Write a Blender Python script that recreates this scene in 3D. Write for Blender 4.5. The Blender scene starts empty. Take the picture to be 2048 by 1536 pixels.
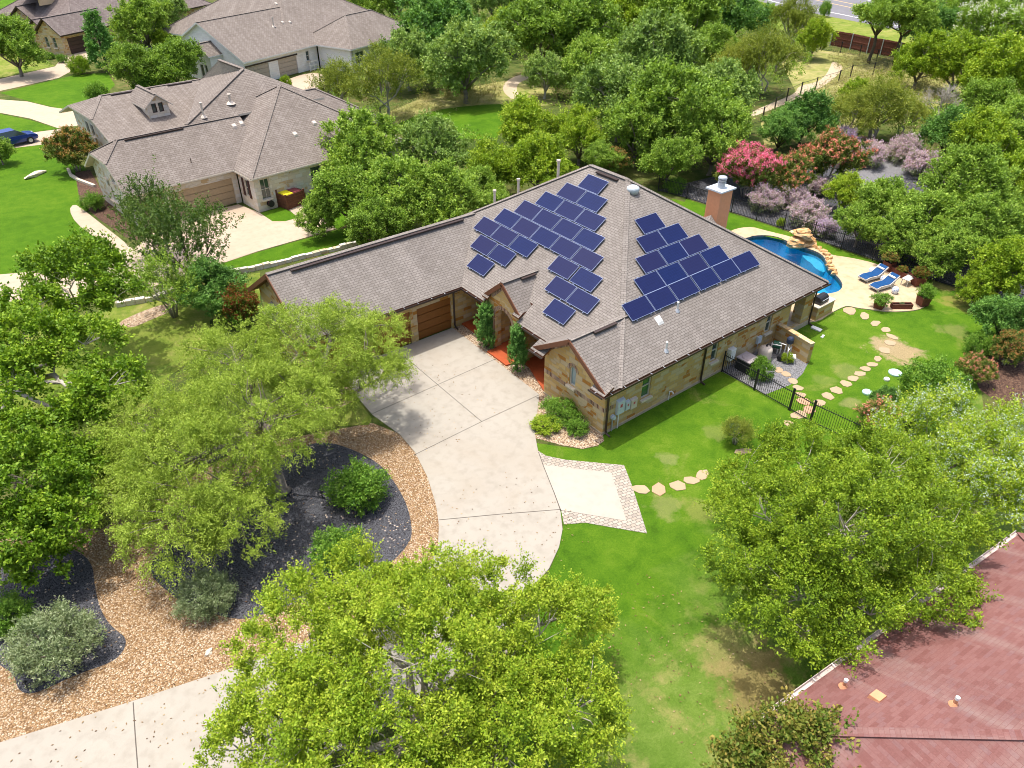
import bpy, math, random
import numpy as np
from mathutils import Matrix, Vector
from mathutils.geometry import tessellate_polygon

# ------------------------------------------------------------------ camera
scn = bpy.context.scene
COL = scn.collection
F_PX, PITCH, ROLL, YAW = 1470.13, 0.617132, -0.00332167, 0.900862
CAM = np.array([-20.92867, -19.26412, 23.0])

def cam_axes():
    cy, sy, cp, sp = math.cos(YAW), math.sin(YAW), math.cos(PITCH), math.sin(PITCH)
    fw = np.array([cy*cp, sy*cp, -sp]); rt = np.array([sy, -cy, 0.0]); dn = np.cross(fw, rt)
    cr, sr = math.cos(ROLL), math.sin(ROLL)
    return cr*rt + sr*dn, -sr*rt + cr*dn, fw
RT, DN, FW = cam_axes()
cam = bpy.data.cameras.new("camera")
cam.sensor_fit = 'HORIZONTAL'; cam.sensor_width = 36.0
cam.lens = F_PX/2048*36.0
cam.clip_start = 0.5; cam.clip_end = 3000
camo = bpy.data.objects.new("camera", cam); COL.objects.link(camo)
mw = Matrix.Identity(4)
for i in range(3):
    mw[i][0] = RT[i]; mw[i][1] = -DN[i]; mw[i][2] = -FW[i]; mw[i][3] = CAM[i]
camo.matrix_world = mw
scn.camera = camo

# ------------------------------------------------------------------ light
SUN_EL = math.radians(79.0)
SUN_AZ = math.atan2(-0.34, 0.94)            # clockwise from +Y
sd = Vector((math.sin(SUN_AZ)*math.cos(SUN_EL), math.cos(SUN_AZ)*math.cos(SUN_EL), math.sin(SUN_EL)))
world = bpy.data.worlds.new("World"); scn.world = world
world.use_nodes = True
wn = world.node_tree.nodes; wl = world.node_tree.links
bg = wn["Background"]
sky = wn.new('ShaderNodeTexSky'); sky.sky_type = 'NISHITA'
sky.sun_disc = False; sky.sun_elevation = SUN_EL; sky.sun_rotation = SUN_AZ
sky.air_density = 1.0; sky.dust_density = 5.0; sky.ozone_density = 0.6
wl.new(sky.outputs[0], bg.inputs[0]); bg.inputs[1].default_value = 0.15
sun = bpy.data.lights.new("sun", 'SUN'); sun.energy = 2.3; sun.angle = math.radians(0.6)
sun.color = (1.0, 0.965, 0.90)
suno = bpy.data.objects.new("sun", sun); COL.objects.link(suno)
suno.rotation_euler = (-sd).to_track_quat('-Z', 'Y').to_euler()
suno.location = (0, 0, 60)
scn.view_settings.view_transform = 'Standard'
scn.view_settings.look = 'None'
scn.view_settings.exposure = 0.88
scn.view_settings.gamma = 1.0
scn.cycles.filter_width = 1.0
scn.cycles.max_bounces = 6
scn.cycles.diffuse_bounces = 3
scn.cycles.transparent_max_bounces = 8
scn.cycles.caustics_reflective = False; scn.cycles.caustics_refractive = False

# ------------------------------------------------------------------ helpers
def at(px, py, z=0.0):
    """world point of a photograph pixel (2048x1536) on the level z"""
    d = (px-1024)/F_PX*RT + (py-768)/F_PX*DN + FW
    t = (z-CAM[2])/d[2]
    return CAM + t*d

def g2(px, py, z=0.0):
    p = at(px, py, z); return (float(p[0]), float(p[1]))

def depth_of(p):
    return float(np.dot(np.asarray(p)-CAM, FW))

def tag(o, label=None, cat=None, group=None, kind=None):
    if label: o["label"] = label
    if cat: o["category"] = cat
    if group: o["group"] = group
    if kind: o["kind"] = kind
    return o

def thing(name, label, cat, loc=(0, 0, 0), rz=0.0, group=None):
    o = bpy.data.objects.new(name, None); COL.objects.link(o)
    o.empty_display_size = 0.2
    o.location = loc; o.rotation_euler = (0, 0, rz)
    return tag(o, label, cat, group)

class MB:
    def __init__(s):
        s.v = []; s.f = []; s.m = []
    def face(s, pts, m=0):
        b = len(s.v); s.v += [tuple(map(float, p)) for p in pts]
        s.f.append(tuple(range(b, b+len(pts)))); s.m.append(m)
    def box(s, x0, x1, y0, y1, z0, z1, m=0, skip=''):
        a = [(x0, y0, z0), (x1, y0, z0), (x1, y1, z0), (x0, y1, z0), (x0, y0, z1), (x1, y0, z1), (x1, y1, z1), (x0, y1, z1)]
        b = len(s.v); s.v += a
        for k, q in (('b', (3, 2, 1, 0)), ('t', (4, 5, 6, 7)), ('s', (0, 1, 5, 4)), ('e', (1, 2, 6, 5)), ('n', (2, 3, 7, 6)), ('w', (3, 0, 4, 7))):
            if k in skip: continue
            s.f.append(tuple(b+i for i in q)); s.m.append(m)
    def hexa(s, bot, top, m=0):
        n = len(bot); b = len(s.v)
        s.v += [tuple(map(float, p)) for p in bot] + [tuple(map(float, p)) for p in top]
        s.f.append(tuple(b+i for i in reversed(range(n)))); s.m.append(m)
        s.f.append(tuple(b+n+i for i in range(n))); s.m.append(m)
        for i in range(n):
            j = (i+1) % n
            s.f.append((b+i, b+j, b+n+j, b+n+i)); s.m.append(m)
    def prism(s, pts, z0, z1, m=0):
        s.hexa([(p[0], p[1], z0) for p in pts], [(p[0], p[1], z1) for p in pts], m)
    def slab(s, poly, t, mt=0, ms=1):
        """roof slope: top polygon with a thickness straight down"""
        b = len(s.v); n = len(poly)
        s.v += [tuple(map(float, p)) for p in poly] + [(float(p[0]), float(p[1]), float(p[2])-t) for p in poly]
        s.f.append(tuple(b+i for i in range(n))); s.m.append(mt)
        s.f.append(tuple(b+n+i for i in reversed(range(n)))); s.m.append(ms)
        for i in range(n):
            j = (i+1) % n
            s.f.append((b+i, b+n+i, b+n+j, b+j)); s.m.append(ms)
    def bar(s, p, q, w, h, m=0, up=(0, 0, 1)):
        p = np.array(p, float); q = np.array(q, float); d = q-p; d /= np.linalg.norm(d)
        u = np.array(up, float)
        sd_ = np.cross(d, u)
        if np.linalg.norm(sd_) < 1e-5: sd_ = np.cross(d, (1, 0, 0))
        sd_ /= np.linalg.norm(sd_); u = np.cross(sd_, d)
        c = [(-1, -1), (1, -1), (1, 1), (-1, 1)]
        s.hexa([p+sd_*w/2*a+u*h/2*b for a, b in c], [q+sd_*w/2*a+u*h/2*b for a, b in c], m)
    def tube(s, pts, rad, n=6, m=0, cap=True):
        pts = [np.array(p, float) for p in pts]; b = len(s.v)
        k = len(pts)
        for i in range(k):
            d = pts[min(i+1, k-1)]-pts[max(i-1, 0)]; d = d/(np.linalg.norm(d)+1e-9)
            a = np.cross(d, (0.3, 0.2, 1.0) if abs(d[2]) < 0.9 else (1, 0, 0)); a /= np.linalg.norm(a); c = np.cross(d, a)
            r = rad[i] if hasattr(rad, '__len__') else rad
            for j in range(n):
                t = 2*math.pi*j/n
                s.v.append(tuple(pts[i]+r*(math.cos(t)*a+math.sin(t)*c)))
        for i in range(k-1):
            for j in range(n):
                s.f.append((b+i*n+j, b+i*n+(j+1) % n, b+(i+1)*n+(j+1) % n, b+(i+1)*n+j)); s.m.append(m)
        if cap:
            s.f.append(tuple(b+j for j in reversed(range(n)))); s.m.append(m)
            s.f.append(tuple(b+(k-1)*n+j for j in range(n))); s.m.append(m)
    def lathe(s, prof, n=16, c=(0, 0), m=0):
        b = len(s.v)
        for r, z in prof:
            for j in range(n):
                t = 2*math.pi*j/n; s.v.append((c[0]+r*math.cos(t), c[1]+r*math.sin(t), z))
        for i in range(len(prof)-1):
            for j in range(n):
                s.f.append((b+i*n+j, b+i*n+(j+1) % n, b+(i+1)*n+(j+1) % n, b+(i+1)*n+j)); s.m.append(m)
        s.f.append(tuple(b+j for j in reversed(range(n)))); s.m.append(m)
        e = b+(len(prof)-1)*n
        s.f.append(tuple(e+j for j in range(n))); s.m.append(m)
    def build(s, name, mats, parent=None, uv=True, smooth=False, loc=None):
        me = bpy.data.meshes.new(name)
        me.from_pydata(s.v, [], s.f)
        if not isinstance(mats, (list, tuple)): mats = [mats]
        for mt in mats: me.materials.append(mt)
        me.polygons.foreach_set('material_index', [min(x, len(mats)-1) for x in s.m])
        if smooth: me.polygons.foreach_set('use_smooth', [True]*len(s.f))
        me.update()
        if uv: auto_uv(me)
        o = bpy.data.objects.new(name, me); COL.objects.link(o)
        if parent: o.parent = parent
        if loc: o.location = loc
        return o

def auto_uv(me):
    """metres along / up each face"""
    l = me.uv_layers.new(name="UVMap")
    co = [v.co for v in me.vertices]
    for p in me.polygons:
        n = p.normal
        if abs(n.z) > 0.995:
            u = Vector((1, 0, 0)); v = Vector((0, 1, 0))
        else:
            u = Vector((-n.y, n.x, 0)).normalized(); v = n.cross(u).normalized()
        for li in p.loop_indices:
            c = co[me.loops[li].vertex_index]
            l.data[li].uv = (c.dot(u), c.dot(v))

def chaikin(pts, n=2, closed=True):
    for _ in range(n):
        out = []; k = len(pts)
        for i in range(k if closed else k-1):
            a = pts[i]; b = pts[(i+1) % k]
            out.append((a[0]*.75+b[0]*.25, a[1]*.75+b[1]*.25)); out.append((a[0]*.25+b[0]*.75, a[1]*.25+b[1]*.75))
        if not closed: out = [pts[0]]+out+[pts[-1]]
        pts = out
    return pts

def sheet(name, pts, z, mat, holes=(), kind='structure', parent=None, edge=0.0):
    """flat ground sheet; edge > 0 gives it real sides down to z-edge"""
    rings = [[Vector((p[0], p[1], 0)) for p in pts]] + [[Vector((p[0], p[1], 0)) for p in h] for h in holes]
    tris = tessellate_polygon(rings)
    flat = [v for r in rings for v in r]
    mb = MB(); mb.v = [(v.x, v.y, z) for v in flat]
    for t in tris:
        a, b, c = (flat[i] for i in t)
        if (b-a).cross(c-a).z < 0: t = (t[0], t[2], t[1])
        if abs((b-a).cross(c-a).z) < 1e-9: continue
        mb.f.append(tuple(t)); mb.m.append(0)
    if edge:
        k = len(pts)
        for i in range(k):
            a = pts[i]; b = pts[(i+1) % k]
            mb.face([(a[0], a[1], z-edge), (b[0], b[1], z-edge), (b[0], b[1], z), (a[0], a[1], z)])
    o = mb.build(name, mat, parent, uv=False)
    if kind: o["kind"] = kind
    return o

def copy_tree(o, parent=None):
    c = o.copy(); COL.objects.link(c)
    if parent: c.parent = parent
    for ch in list(o.children): copy_tree(ch, c)
    return c

# ------------------------------------------------------------------ materials
class Mx:
    def __init__(s, name, rough=0.8, spec=0.3):
        s.m = bpy.data.materials.new(name); s.m.use_nodes = True
        s.t = s.m.node_tree; s.n = s.t.nodes; s.b = s.n["Principled BSDF"]; s.out = s.n["Material Output"]
        s.b.inputs["Roughness"].default_value = rough
        s.b.inputs["Specular IOR Level"].default_value = spec
    def node(s, ty, **kw):
        nd = s.n.new(ty)
        for k, v in kw.items():
            if k in nd.inputs: s.put(nd.inputs[k], v)
            else:
                k2 = k.replace('_', ' ')
                if k2 in nd.inputs: s.put(nd.inputs[k2], v)
                else: setattr(nd, k, v)
        return nd
    def put(s, sock, v):
        if isinstance(v, bpy.types.NodeSocket): s.t.links.new(v, sock)
        else:
            if isinstance(v, (tuple, list)) and len(v) == 3 and sock.type == 'RGBA': v = (*v, 1)
            sock.default_value = v
    def pos(s): return s.node('ShaderNodeNewGeometry').outputs['Position']
    def obj(s): return s.node('ShaderNodeTexCoord').outputs['Object']
    def uv(s): return s.node('ShaderNodeTexCoord').outputs['UV']
    def noise(s, vec, scale, detail=4, rough=0.55, dist=0.0):
        return s.node('ShaderNodeTexNoise', Vector=vec, Scale=scale, Detail=detail, Roughness=rough, Distortion=dist).outputs[0]
    def vor(s, vec, scale, out='Color', rnd=1.0):
        return s.node('ShaderNodeTexVoronoi', Vector=vec, Scale=scale, Randomness=rnd).outputs[out]
    def ramp(s, fac, stops, interp='LINEAR'):
        r = s.node('ShaderNodeValToRGB'); s.put(r.inputs[0], fac)
        cr = r.color_ramp; cr.interpolation = interp
        while len(cr.elements) < len(stops): cr.elements.new(0.5)
        for e, (p, c) in zip(cr.elements, stops):
            e.position = p; e.color = (*c, 1) if len(c) == 3 else c
        return r.outputs[0]
    def bw(s, fac, a, b):
        m = s.node('ShaderNodeMapRange'); s.put(m.inputs[0], fac); m.inputs[1].default_value = a; m.inputs[2].default_value = b
        return m.outputs[0]
    def mix(s, fac, a, b, mode='MIX'):
        m = s.node('ShaderNodeMix', data_type='RGBA', blend_type=mode)
        s.put(m.inputs[0], fac); s.put(m.inputs[6], a); s.put(m.inputs[7], b)
        return m.outputs[2]
    def math(s, op, a, b=0.0):
        m = s.node('ShaderNodeMath', operation=op); s.put(m.inputs[0], a); s.put(m.inputs[1], b); return m.outputs[0]
    def map(s, vec, scale=(1, 1, 1), loc=(0, 0, 0), rot=(0, 0, 0)):
        m = s.node('ShaderNodeMapping'); s.put(m.inputs[0], vec)
        m.inputs['Scale'].default_value = scale; m.inputs['Location'].default_value = loc; m.inputs['Rotation'].default_value = rot
        return m.outputs[0]
    def color(s, c): s.put(s.b.inputs['Base Color'], c); return s
    def bump(s, h, strength=0.4, dist=0.02):
        b = s.node('ShaderNodeBump', Height=h, Strength=strength, Distance=dist)
        s.t.links.new(b.outputs[0], s.b.inputs['Normal']); return s

def plain(name, c, rough=0.6, spec=0.4, metal=0.0, var=0.12):
    x = Mx(name, rough, spec); x.b.inputs['Metallic'].default_value = metal
    n = x.noise(x.obj(), 6.0, 5)
    x.color(x.mix(x.bw(n, .3, .7), tuple(v*(1-var) for v in c), tuple(min(1, v*(1+var)) for v in c)))
    return x.m

def brick_fac(x, vec, w, h, mortar, offset=0.5):
    b = x.node('ShaderNodeTexBrick', Vector=vec, Color1=(0, 0, 0), Color2=(1, 1, 1), Mortar=(0, 0, 0), Scale=1.0)
    b.inputs['Mortar Size'].default_value = mortar; b.inputs['Mortar Smooth'].default_value = 0.2
    b.inputs['Brick Width'].default_value = w; b.inputs['Row Height'].default_value = h
    b.inputs['Bias'].default_value = 0.0; b.offset = offset; b.squash = 1.0
    return b.outputs['Color'], b.outputs['Fac']

def shingle(name, cols, w=0.34, h=0.16, dark=(0.10, 0.085, 0.075), gap=0.012):
    x = Mx(name, 0.92, 0.2); uv = x.uv()
    c, f = brick_fac(x, uv, w, h, gap)
    base = x.ramp(c, [(0, cols[0]), (.35, cols[1]), (.7, cols[2]), (1, cols[3])])
    n = x.noise(x.obj(), 0.5, 4)
    base = x.mix(x.bw(n, .35, .7), base, x.mix(0.8, base, (0.82, 0.81, 0.81), 'MULTIPLY'))
    n2 = x.noise(uv, 22, 3)
    base = x.mix(x.bw(n2, .3, .75), base, x.mix(1.0, base, (0.75, 0.75, 0.75), 'MULTIPLY'))
    # long weather streaks down the slope
    st = x.noise(x.map(uv, (1.3, 0.12, 1)), 1.0, 3)
    base = x.mix(x.math('MULTIPLY', x.bw(st, .5, .75), .35), base, (0.36, 0.32, 0.29))
    col = x.mix(f, base, dark)
    x.color(col); x.bump(x.math('SUBTRACT', 1.0, f), 0.35, 0.012)
    return x.m

def stone(name, cols, w=0.44, h=0.18, mortar=(0.42, 0.35, 0.25)):
    x = Mx(name, 0.9, 0.2); uv = x.uv()
    nd = x.node('ShaderNodeTexNoise', Vector=uv, Scale=1.1, Detail=2)
    uvd = x.node('ShaderNodeVectorMath', operation='ADD')
    x.put(uvd.inputs[0], uv)
    sc = x.node('ShaderNodeVectorMath', operation='SCALE'); x.put(sc.inputs[0], nd.outputs['Color']); sc.inputs['Scale'].default_value = 0.10
    x.put(uvd.inputs[1], sc.outputs[0]); v = uvd.outputs[0]
    c1, f1 = brick_fac(x, v, w, h, 0.012, .43)
    c2, f2 = brick_fac(x, x.map(v, loc=(.13, .07, 0)), w*1.4, h*1.35, 0.014, .37)
    sel = x.bw(x.vor(uv, 0.85, 'Distance'), .42, .44)
    c = x.mix(sel, c1, c2); f = x.mix(sel, f1, f2)
    n = x.noise(uv, 7, 5)
    cc = x.ramp(c, [(0.0, cols[0]), (.34, cols[1]), (.50, cols[2]), (.60, cols[3]), (.72, cols[4])], 'CONSTANT')
    cc = x.mix(x.math('MULTIPLY', x.bw(n, .35, .75), .18), cc, cols[1])
    cc = x.mix(x.math('MULTIPLY', x.bw(x.noise(uv, 30, 3), .45, .8), .35), cc, (0.2, 0.14, 0.08))
    x.color(x.mix(x.math('MULTIPLY', f, .8), cc, mortar))
    x.bump(x.math('ADD', x.math('MULTIPLY', x.math('SUBTRACT', 1.0, f), .6), x.math('MULTIPLY', n, .5)), 0.7, 0.03)
    return x.m

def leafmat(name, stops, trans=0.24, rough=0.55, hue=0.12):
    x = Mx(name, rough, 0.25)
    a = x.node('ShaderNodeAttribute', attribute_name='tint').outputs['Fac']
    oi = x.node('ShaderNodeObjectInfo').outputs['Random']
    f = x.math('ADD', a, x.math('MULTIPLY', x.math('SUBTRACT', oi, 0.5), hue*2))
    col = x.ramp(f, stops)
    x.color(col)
    tr = x.node('ShaderNodeBsdfTranslucent')
    x.put(tr.inputs[0], x.mix(1.0, col, (1.25, 1.2, 0.55), 'MULTIPLY'))
    ms = x.node('ShaderNodeMixShader'); ms.inputs[0].default_value = trans
    x.t.links.new(x.b.outputs[0], ms.inputs[1]); x.t.links.new(tr.outputs[0], ms.inputs[2])
    x.t.links.new(ms.outputs[0], x.out.inputs[0])
    return x.m

M = {}
M['roof'] = shingle('brown_shingle', [(.232, .206, .182), (.252, .225, .200), (.268, .240, .214), (.292, .262, .236)], .31, .145)
M['roof_tan'] = shingle('tan_shingle', [(.212, .180, .155), (.240, .206, .178), (.258, .222, .193), (.285, .247, .216)], .40, .19, (.12, .095, .08), .018)
M['roof_dark'] = shingle('dark_brown_shingle', [(.17, .135, .125), (.20, .16, .15), (.22, .18, .168), (.25, .205, .19)])
M['roof_red'] = shingle('red_shingle', [(.205, .088, .078), (.235, .110, .099), (.252, .124, .112), (.230, .120, .115)], .30, .13, (.17, .07, .062), .004)
M['fascia'] = plain('brown_fascia', (.16, .062, .03), .6)
M['gutter'] = plain('dark_brown_metal', (.045, .028, .022), .45)
M['white'] = plain('white_paint', (.72, .71, .68), .5)
M['grey_metal'] = plain('grey_metal', (.48, .50, .53), .35, .5, .3)
M['pale_box'] = plain('pale_grey_enamel', (.50, .56, .60), .45)
M['red_label'] = plain('red_label', (.45, .08, .09), .6)
M['frame'] = plain('tan_window_frame', (.55, .50, .42), .5)
M['sill'] = plain('limestone_sill', (.60, .52, .40), .85)
M['stone'] = stone('limestone_wall', [(.50, .335, .125), (.60, .43, .19), (.54, .355, .13), (.40, .17, .028), (.54, .43, .27)])
M['stone_pale'] = stone('pale_limestone', [(.64, .57, .46), (.70, .64, .54), (.60, .52, .41), (.52, .38, .22), (.66, .63, .58)], .45, .22, (.55, .50, .42))
M['stone_gold'] = stone('golden_limestone', [(.56, .41, .20), (.62, .48, .27), (.53, .36, .16), (.42, .23, .08), (.55, .45, .32)])
M['stucco'] = plain('orange_stucco', (.60, .30, .165), .9, .1, 0, .05)
M['stucco_tan'] = plain('tan_stucco', (.62, .46, .28), .9, .1, 0, .05)
M['white_wall'] = stone('white_painted_brick', [(.82, .80, .77), (.85, .83, .80), (.80, .78, .75), (.78, .75, .72), (.83, .81, .78)], .4, .2, (.72, .70, .67))
M['slab'] = plain('concrete_footing', (.42, .35, .25), .9)
M['garage'] = plain('orange_brown_door', (.225, .085, .018), .5, .3, 0, .06)
M['garage_tan'] = plain('tan_garage_door', (.40, .30, .185), .6, .3, 0, .04)
M['garage_grey'] = plain('beige_garage_door', (.42, .36, .29), .6, .3, 0, .04)
M['garage_dark'] = plain('dark_brown_door', (.065, .035, .028), .6)
M['red_floor'] = plain('red_stained_concrete', (.40, .082, .026), .55, .3, 0, .1)
M['dark'] = plain('dark_interior', (.03, .028, .026), .8)
M['black'] = plain('black_metal', (.014, .014, .017), .5)
M['charcoal'] = plain('charcoal_plastic', (.03, .032, .036), .45)
M['corten'] = plain('rusty_steel', (.135, .042, .026), .75, .3, 0, .3)
M['soil'] = plain('dark_soil', (.05, .035, .025), .95)
M['blue_fabric'] = plain('blue_sling', (.006, .058, .18), .75, .2, 0, .1)
M['wicker'] = plain('pale_wicker', (.50, .48, .44), .8)
M['wood'] = plain('brown_wood', (.12, .045, .025), .7, .3, 0, .25)
M['wood_fence'] = plain('weathered_red_wood', (.17, .065, .045), .85, .2, 0, .3)
M['yellow'] = plain('yellow_plastic', (.85, .72, .02), .5)
M['maroon'] = plain('maroon_plastic', (.22, .05, .055), .5)
M['green_plastic'] = plain('teal_green_plastic', (.06, .27, .25), .5)
M['mint_plastic'] = plain('pale_mint_plastic', (.45, .66, .58), .5)
M['beige'] = plain('beige_enamel', (.58, .50, .42), .5)
M['car_blue'] = plain('blue_car_paint', (.012, .04, .23), .2, .6, .2, .03)
M['car_white'] = plain('white_car_paint', (.72, .73, .74), .2, .6)
M['rubber'] = plain('black_rubber', (.02, .02, .02), .8)
M['bark'] = plain('grey_bark', (.22, .19, .155), .95, .1, 0, .35)
M['bark_pale'] = plain('pale_bark', (.42, .38, .33), .95, .1, 0, .25)
M['bark_dark'] = plain('dark_bark', (.10, .08, .06), .95, .1, 0, .3)
M['shutter'] = plain('dark_brown_shutter', (.07, .03, .025), .6)

def glassmat(name, c):
    x = Mx(name, 0.06, 0.7)
    n = x.node('ShaderNodeTexWave', Vector=x.uv(), Scale=7.0, Distortion=0.0, bands_direction='Y').outputs['Fac']
    x.color(x.mix(x.bw(n, .2, .8), tuple(v*.7 for v in c), c)); return x.m
M['glass'] = glassmat('dark_window_glass', (.05, .075, .07))
M['glass_green'] = glassmat('green_blinds_glass', (.05, .15, .055))
M['glass_blue'] = glassmat('pale_blue_glass', (.22, .32, .34))

def brickband():
    x = Mx('soldier_brick', .9, .2)
    c, f = brick_fac(x, x.uv(), .085, 2.0, .012, 0)
    cc = x.ramp(c, [(0, (.30, .17, .10)), (.3, (.10, .045, .03)), (.6, (.22, .11, .065)), (.85, (.42, .29, .19))], 'CONSTANT')
    x.color(x.mix(f, cc, (.5, .42, .32))); return x.m
M['brick'] = brickband()

def concrete(name, a, b, stain, warm):
    x = Mx(name, .85, .25); p = x.pos()
    n = x.noise(p, .35, 6, .6, .4); n2 = x.noise(p, 2.3, 5); n3 = x.noise(p, 28, 3)
    c = x.mix(x.bw(n, .3, .7), a, b)
    c = x.mix(x.math('MULTIPLY', x.bw(n2, .48, .75), .55), c, stain)
    c = x.mix(x.math('MULTIPLY', x.bw(x.noise(p, .75, 5, .6, 1.5), .54, .70), .25), c, stain)
    c = x.mix(x.math('MULTIPLY', x.bw(x.noise(p, .16, 4, .6, 1.0), .52, .72), .55), c, warm)
    c = x.mix(x.math('MULTIPLY', x.bw(n3, .5, .8), .2), c, stain)
    x.color(c); x.bump(n3, .15, .01); return x.m
M['concrete'] = concrete('driveway_concrete', (.355, .328, .278), (.33, .30, .252), (.25, .222, .18), (.315, .268, .205))
M['concrete_clean'] = concrete('pad_concrete', (.41, .37, .315), (.39, .35, .295), (.34, .305, .255), (.37, .325, .27))
M['concrete_warm'] = concrete('warm_concrete', (.46, .365, .27), (.43, .34, .25), (.34, .265, .185), (.38, .29, .20))
M['trail'] = concrete('tan_trail', (.50, .40, .28), (.45, .36, .25), (.36, .28, .18), (.42, .33, .22))
M['asphalt'] = concrete('grey_asphalt', (.19, .185, .20), (.165, .16, .172), (.13, .125, .13), (.17, .165, .175))
M['decklime'] = concrete('travertine_deck', (.50, .40, .265), (.45, .345, .215), (.39, .24, .11), (.52, .435, .315))
M['joint'] = plain('dark_joint', (.10, .085, .07), .9)

def pebbles(name, cols, scale, gap, speck=None, bs=.9):
    x = Mx(name, .9, .25); p = x.pos()
    v = x.node('ShaderNodeTexVoronoi', Vector=p, Scale=scale)
    bwv = x.node('ShaderNodeSeparateColor'); x.put(bwv.inputs[0], v.outputs['Color'])
    n = len(cols); c = x.ramp(bwv.outputs[0], [(i/n, cols[i]) for i in range(n)], 'CONSTANT')
    big = x.noise(p, .5, 4)
    c = x.mix(x.math('MULTIPLY', x.bw(big, .4, .75), .35), c, cols[0])
    c = x.mix(x.bw(v.outputs['Distance'], .42, .75), c, gap)
    if speck:
        v2 = x.node('ShaderNodeTexVoronoi', Vector=p, Scale=speck[0])
        s2 = x.node('ShaderNodeSeparateColor'); x.put(s2.inputs[0], v2.outputs['Color'])
        m = x.math('MULTIPLY', x.math('GREATER_THAN', s2.outputs[1], speck[1]), x.math('LESS_THAN', v2.outputs['Distance'], .33))
        dens = x.bw(x.noise(p, .55, 3), .42, .62)
        c = x.mix(x.math('MULTIPLY', m, dens), c, speck[2])
    x.color(c); x.bump(x.math('SUBTRACT', 1.0, v.outputs['Distance']), bs, .03); return x.m
M['gravel'] = pebbles('tan_river_gravel', [(.27, .175, .09), (.34, .225, .12), (.43, .31, .19), (.29, .17, .075), (.47, .36, .245), (.32, .205, .11), (.54, .45, .335)], 19, (.15, .085, .04))
M['gravel_pale'] = pebbles('pale_river_gravel', [(.44, .33, .22), (.52, .41, .29), (.37, .25, .15), (.58, .49, .38), (.42, .30, .19)], 16, (.16, .10, .06))
M['mulch'] = pebbles('black_mulch', [(.068, .070, .080), (.090, .092, .104), (.120, .121, .134), (.080, .080, .092), (.108, .109, .122)], 26, (.012, .012, .014), (8.5, .80, (.48, .40, .32)), .5)
M['mulch_grey'] = pebbles('grey_gravel', [(.20, .20, .215), (.25, .25, .265), (.17, .165, .17), (.22, .215, .22)], 22, (.09, .09, .09), None, .5)
M['rubble'] = pebbles('limestone_rubble', [(.55, .45, .33), (.62, .53, .41), (.46, .35, .22), (.66, .60, .50)], 3.2, (.14, .10, .06))

def pavers():
    x = Mx('grey_pavers', .88, .25); p = x.map(x.pos(), rot=(0, 0, .25))
    c, f = brick_fac(x, p, .24, .16, .012)
    cc = x.ramp(c, [(0, (.34, .29, .235)), (.5, (.42, .37, .31)), (1, (.30, .26, .22))])
    x.color(x.mix(f, cc, (.13, .115, .095))); x.bump(x.math('SUBTRACT', 1.0, f), .5, .01); return x.m
M['pavers'] = pavers()

def grass(name, stops, dry, dry_lo=.62, scale=.16, dryamt=.8, spots=(), zone=None):
    x = Mx(name, .95, .1); p = x.pos()
    big = x.noise(p, scale, 5, .6, .6); mid = x.noise(p, 1.1, 6, .65, .5); fine = x.noise(p, 11, 5, .7); vf = x.noise(p, 38, 4, .75)
    f = x.math('ADD', x.math('ADD', x.math('MULTIPLY', big, .40), x.math('MULTIPLY', mid, .35)), x.math('MULTIPLY', fine, .25))
    c = x.ramp(f, stops)
    d = x.noise(p, .23, 5, .65, 1.2)
    dm = x.math('MULTIPLY', x.bw(d, dry_lo, dry_lo+.14), x.bw(x.math('ADD', x.math('MULTIPLY', mid, .5), x.math('MULTIPLY', fine, .5)), .38, .62))
    c = x.mix(x.math('MULTIPLY', dm, dryamt), c, dry)
    if zone:                                             # the thirsty end of the lawn
        sx = x.node('ShaderNodeSeparateXYZ'); x.put(sx.inputs[0], p)
        w = x.math('ADD', sx.outputs[1], x.math('MULTIPLY', x.math('SUBTRACT', d, .5), 9.0))
        zm = x.node('ShaderNodeMapRange'); x.put(zm.inputs[0], w); zm.inputs[1].default_value = zone[0]; zm.inputs[2].default_value = zone[1]
        c = x.mix(x.math('MULTIPLY', zm.outputs[0], .75), c, x.ramp(f, zone[2]))
        c = x.mix(x.math('MULTIPLY', x.math('MULTIPLY', zm.outputs[0], x.bw(x.noise(p, .8, 5, .7), .5, .66)), .7), c, zone[3])
    for (sx_, sy_, r_, col_, amt_) in spots:             # worn places
        vd = x.node('ShaderNodeVectorMath', operation='DISTANCE'); x.put(vd.inputs[0], p); vd.inputs[1].default_value = (sx_, sy_, 0)
        e = x.math('ADD', vd.outputs['Value'], x.math('MULTIPLY', x.math('SUBTRACT', x.noise(p, .7, 5, .7), .5), r_*3.2))
        sm = x.node('ShaderNodeMapRange'); x.put(sm.inputs[0], e); sm.inputs[1].default_value = r_*1.05; sm.inputs[2].default_value = r_*.6
        c = x.mix(x.math('MULTIPLY', sm.outputs[0], amt_), c, x.mix(x.bw(fine, .35, .65), col_, tuple(v*.72 for v in col_)))
    c = x.mix(x.math('MULTIPLY', x.bw(vf, .36, .66), .75), x.mix(1.0, c, (1.25, 1.25, 1.1), 'MULTIPLY'), x.mix(1.0, c, (.48, .55, .5), 'MULTIPLY'))
    x.color(c); x.bump(x.math('ADD', fine, x.math('MULTIPLY', vf, .7)), .9, .06); return x.m
def gxy(px, py): q = at(px, py); return float(q[0]), float(q[1])
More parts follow.
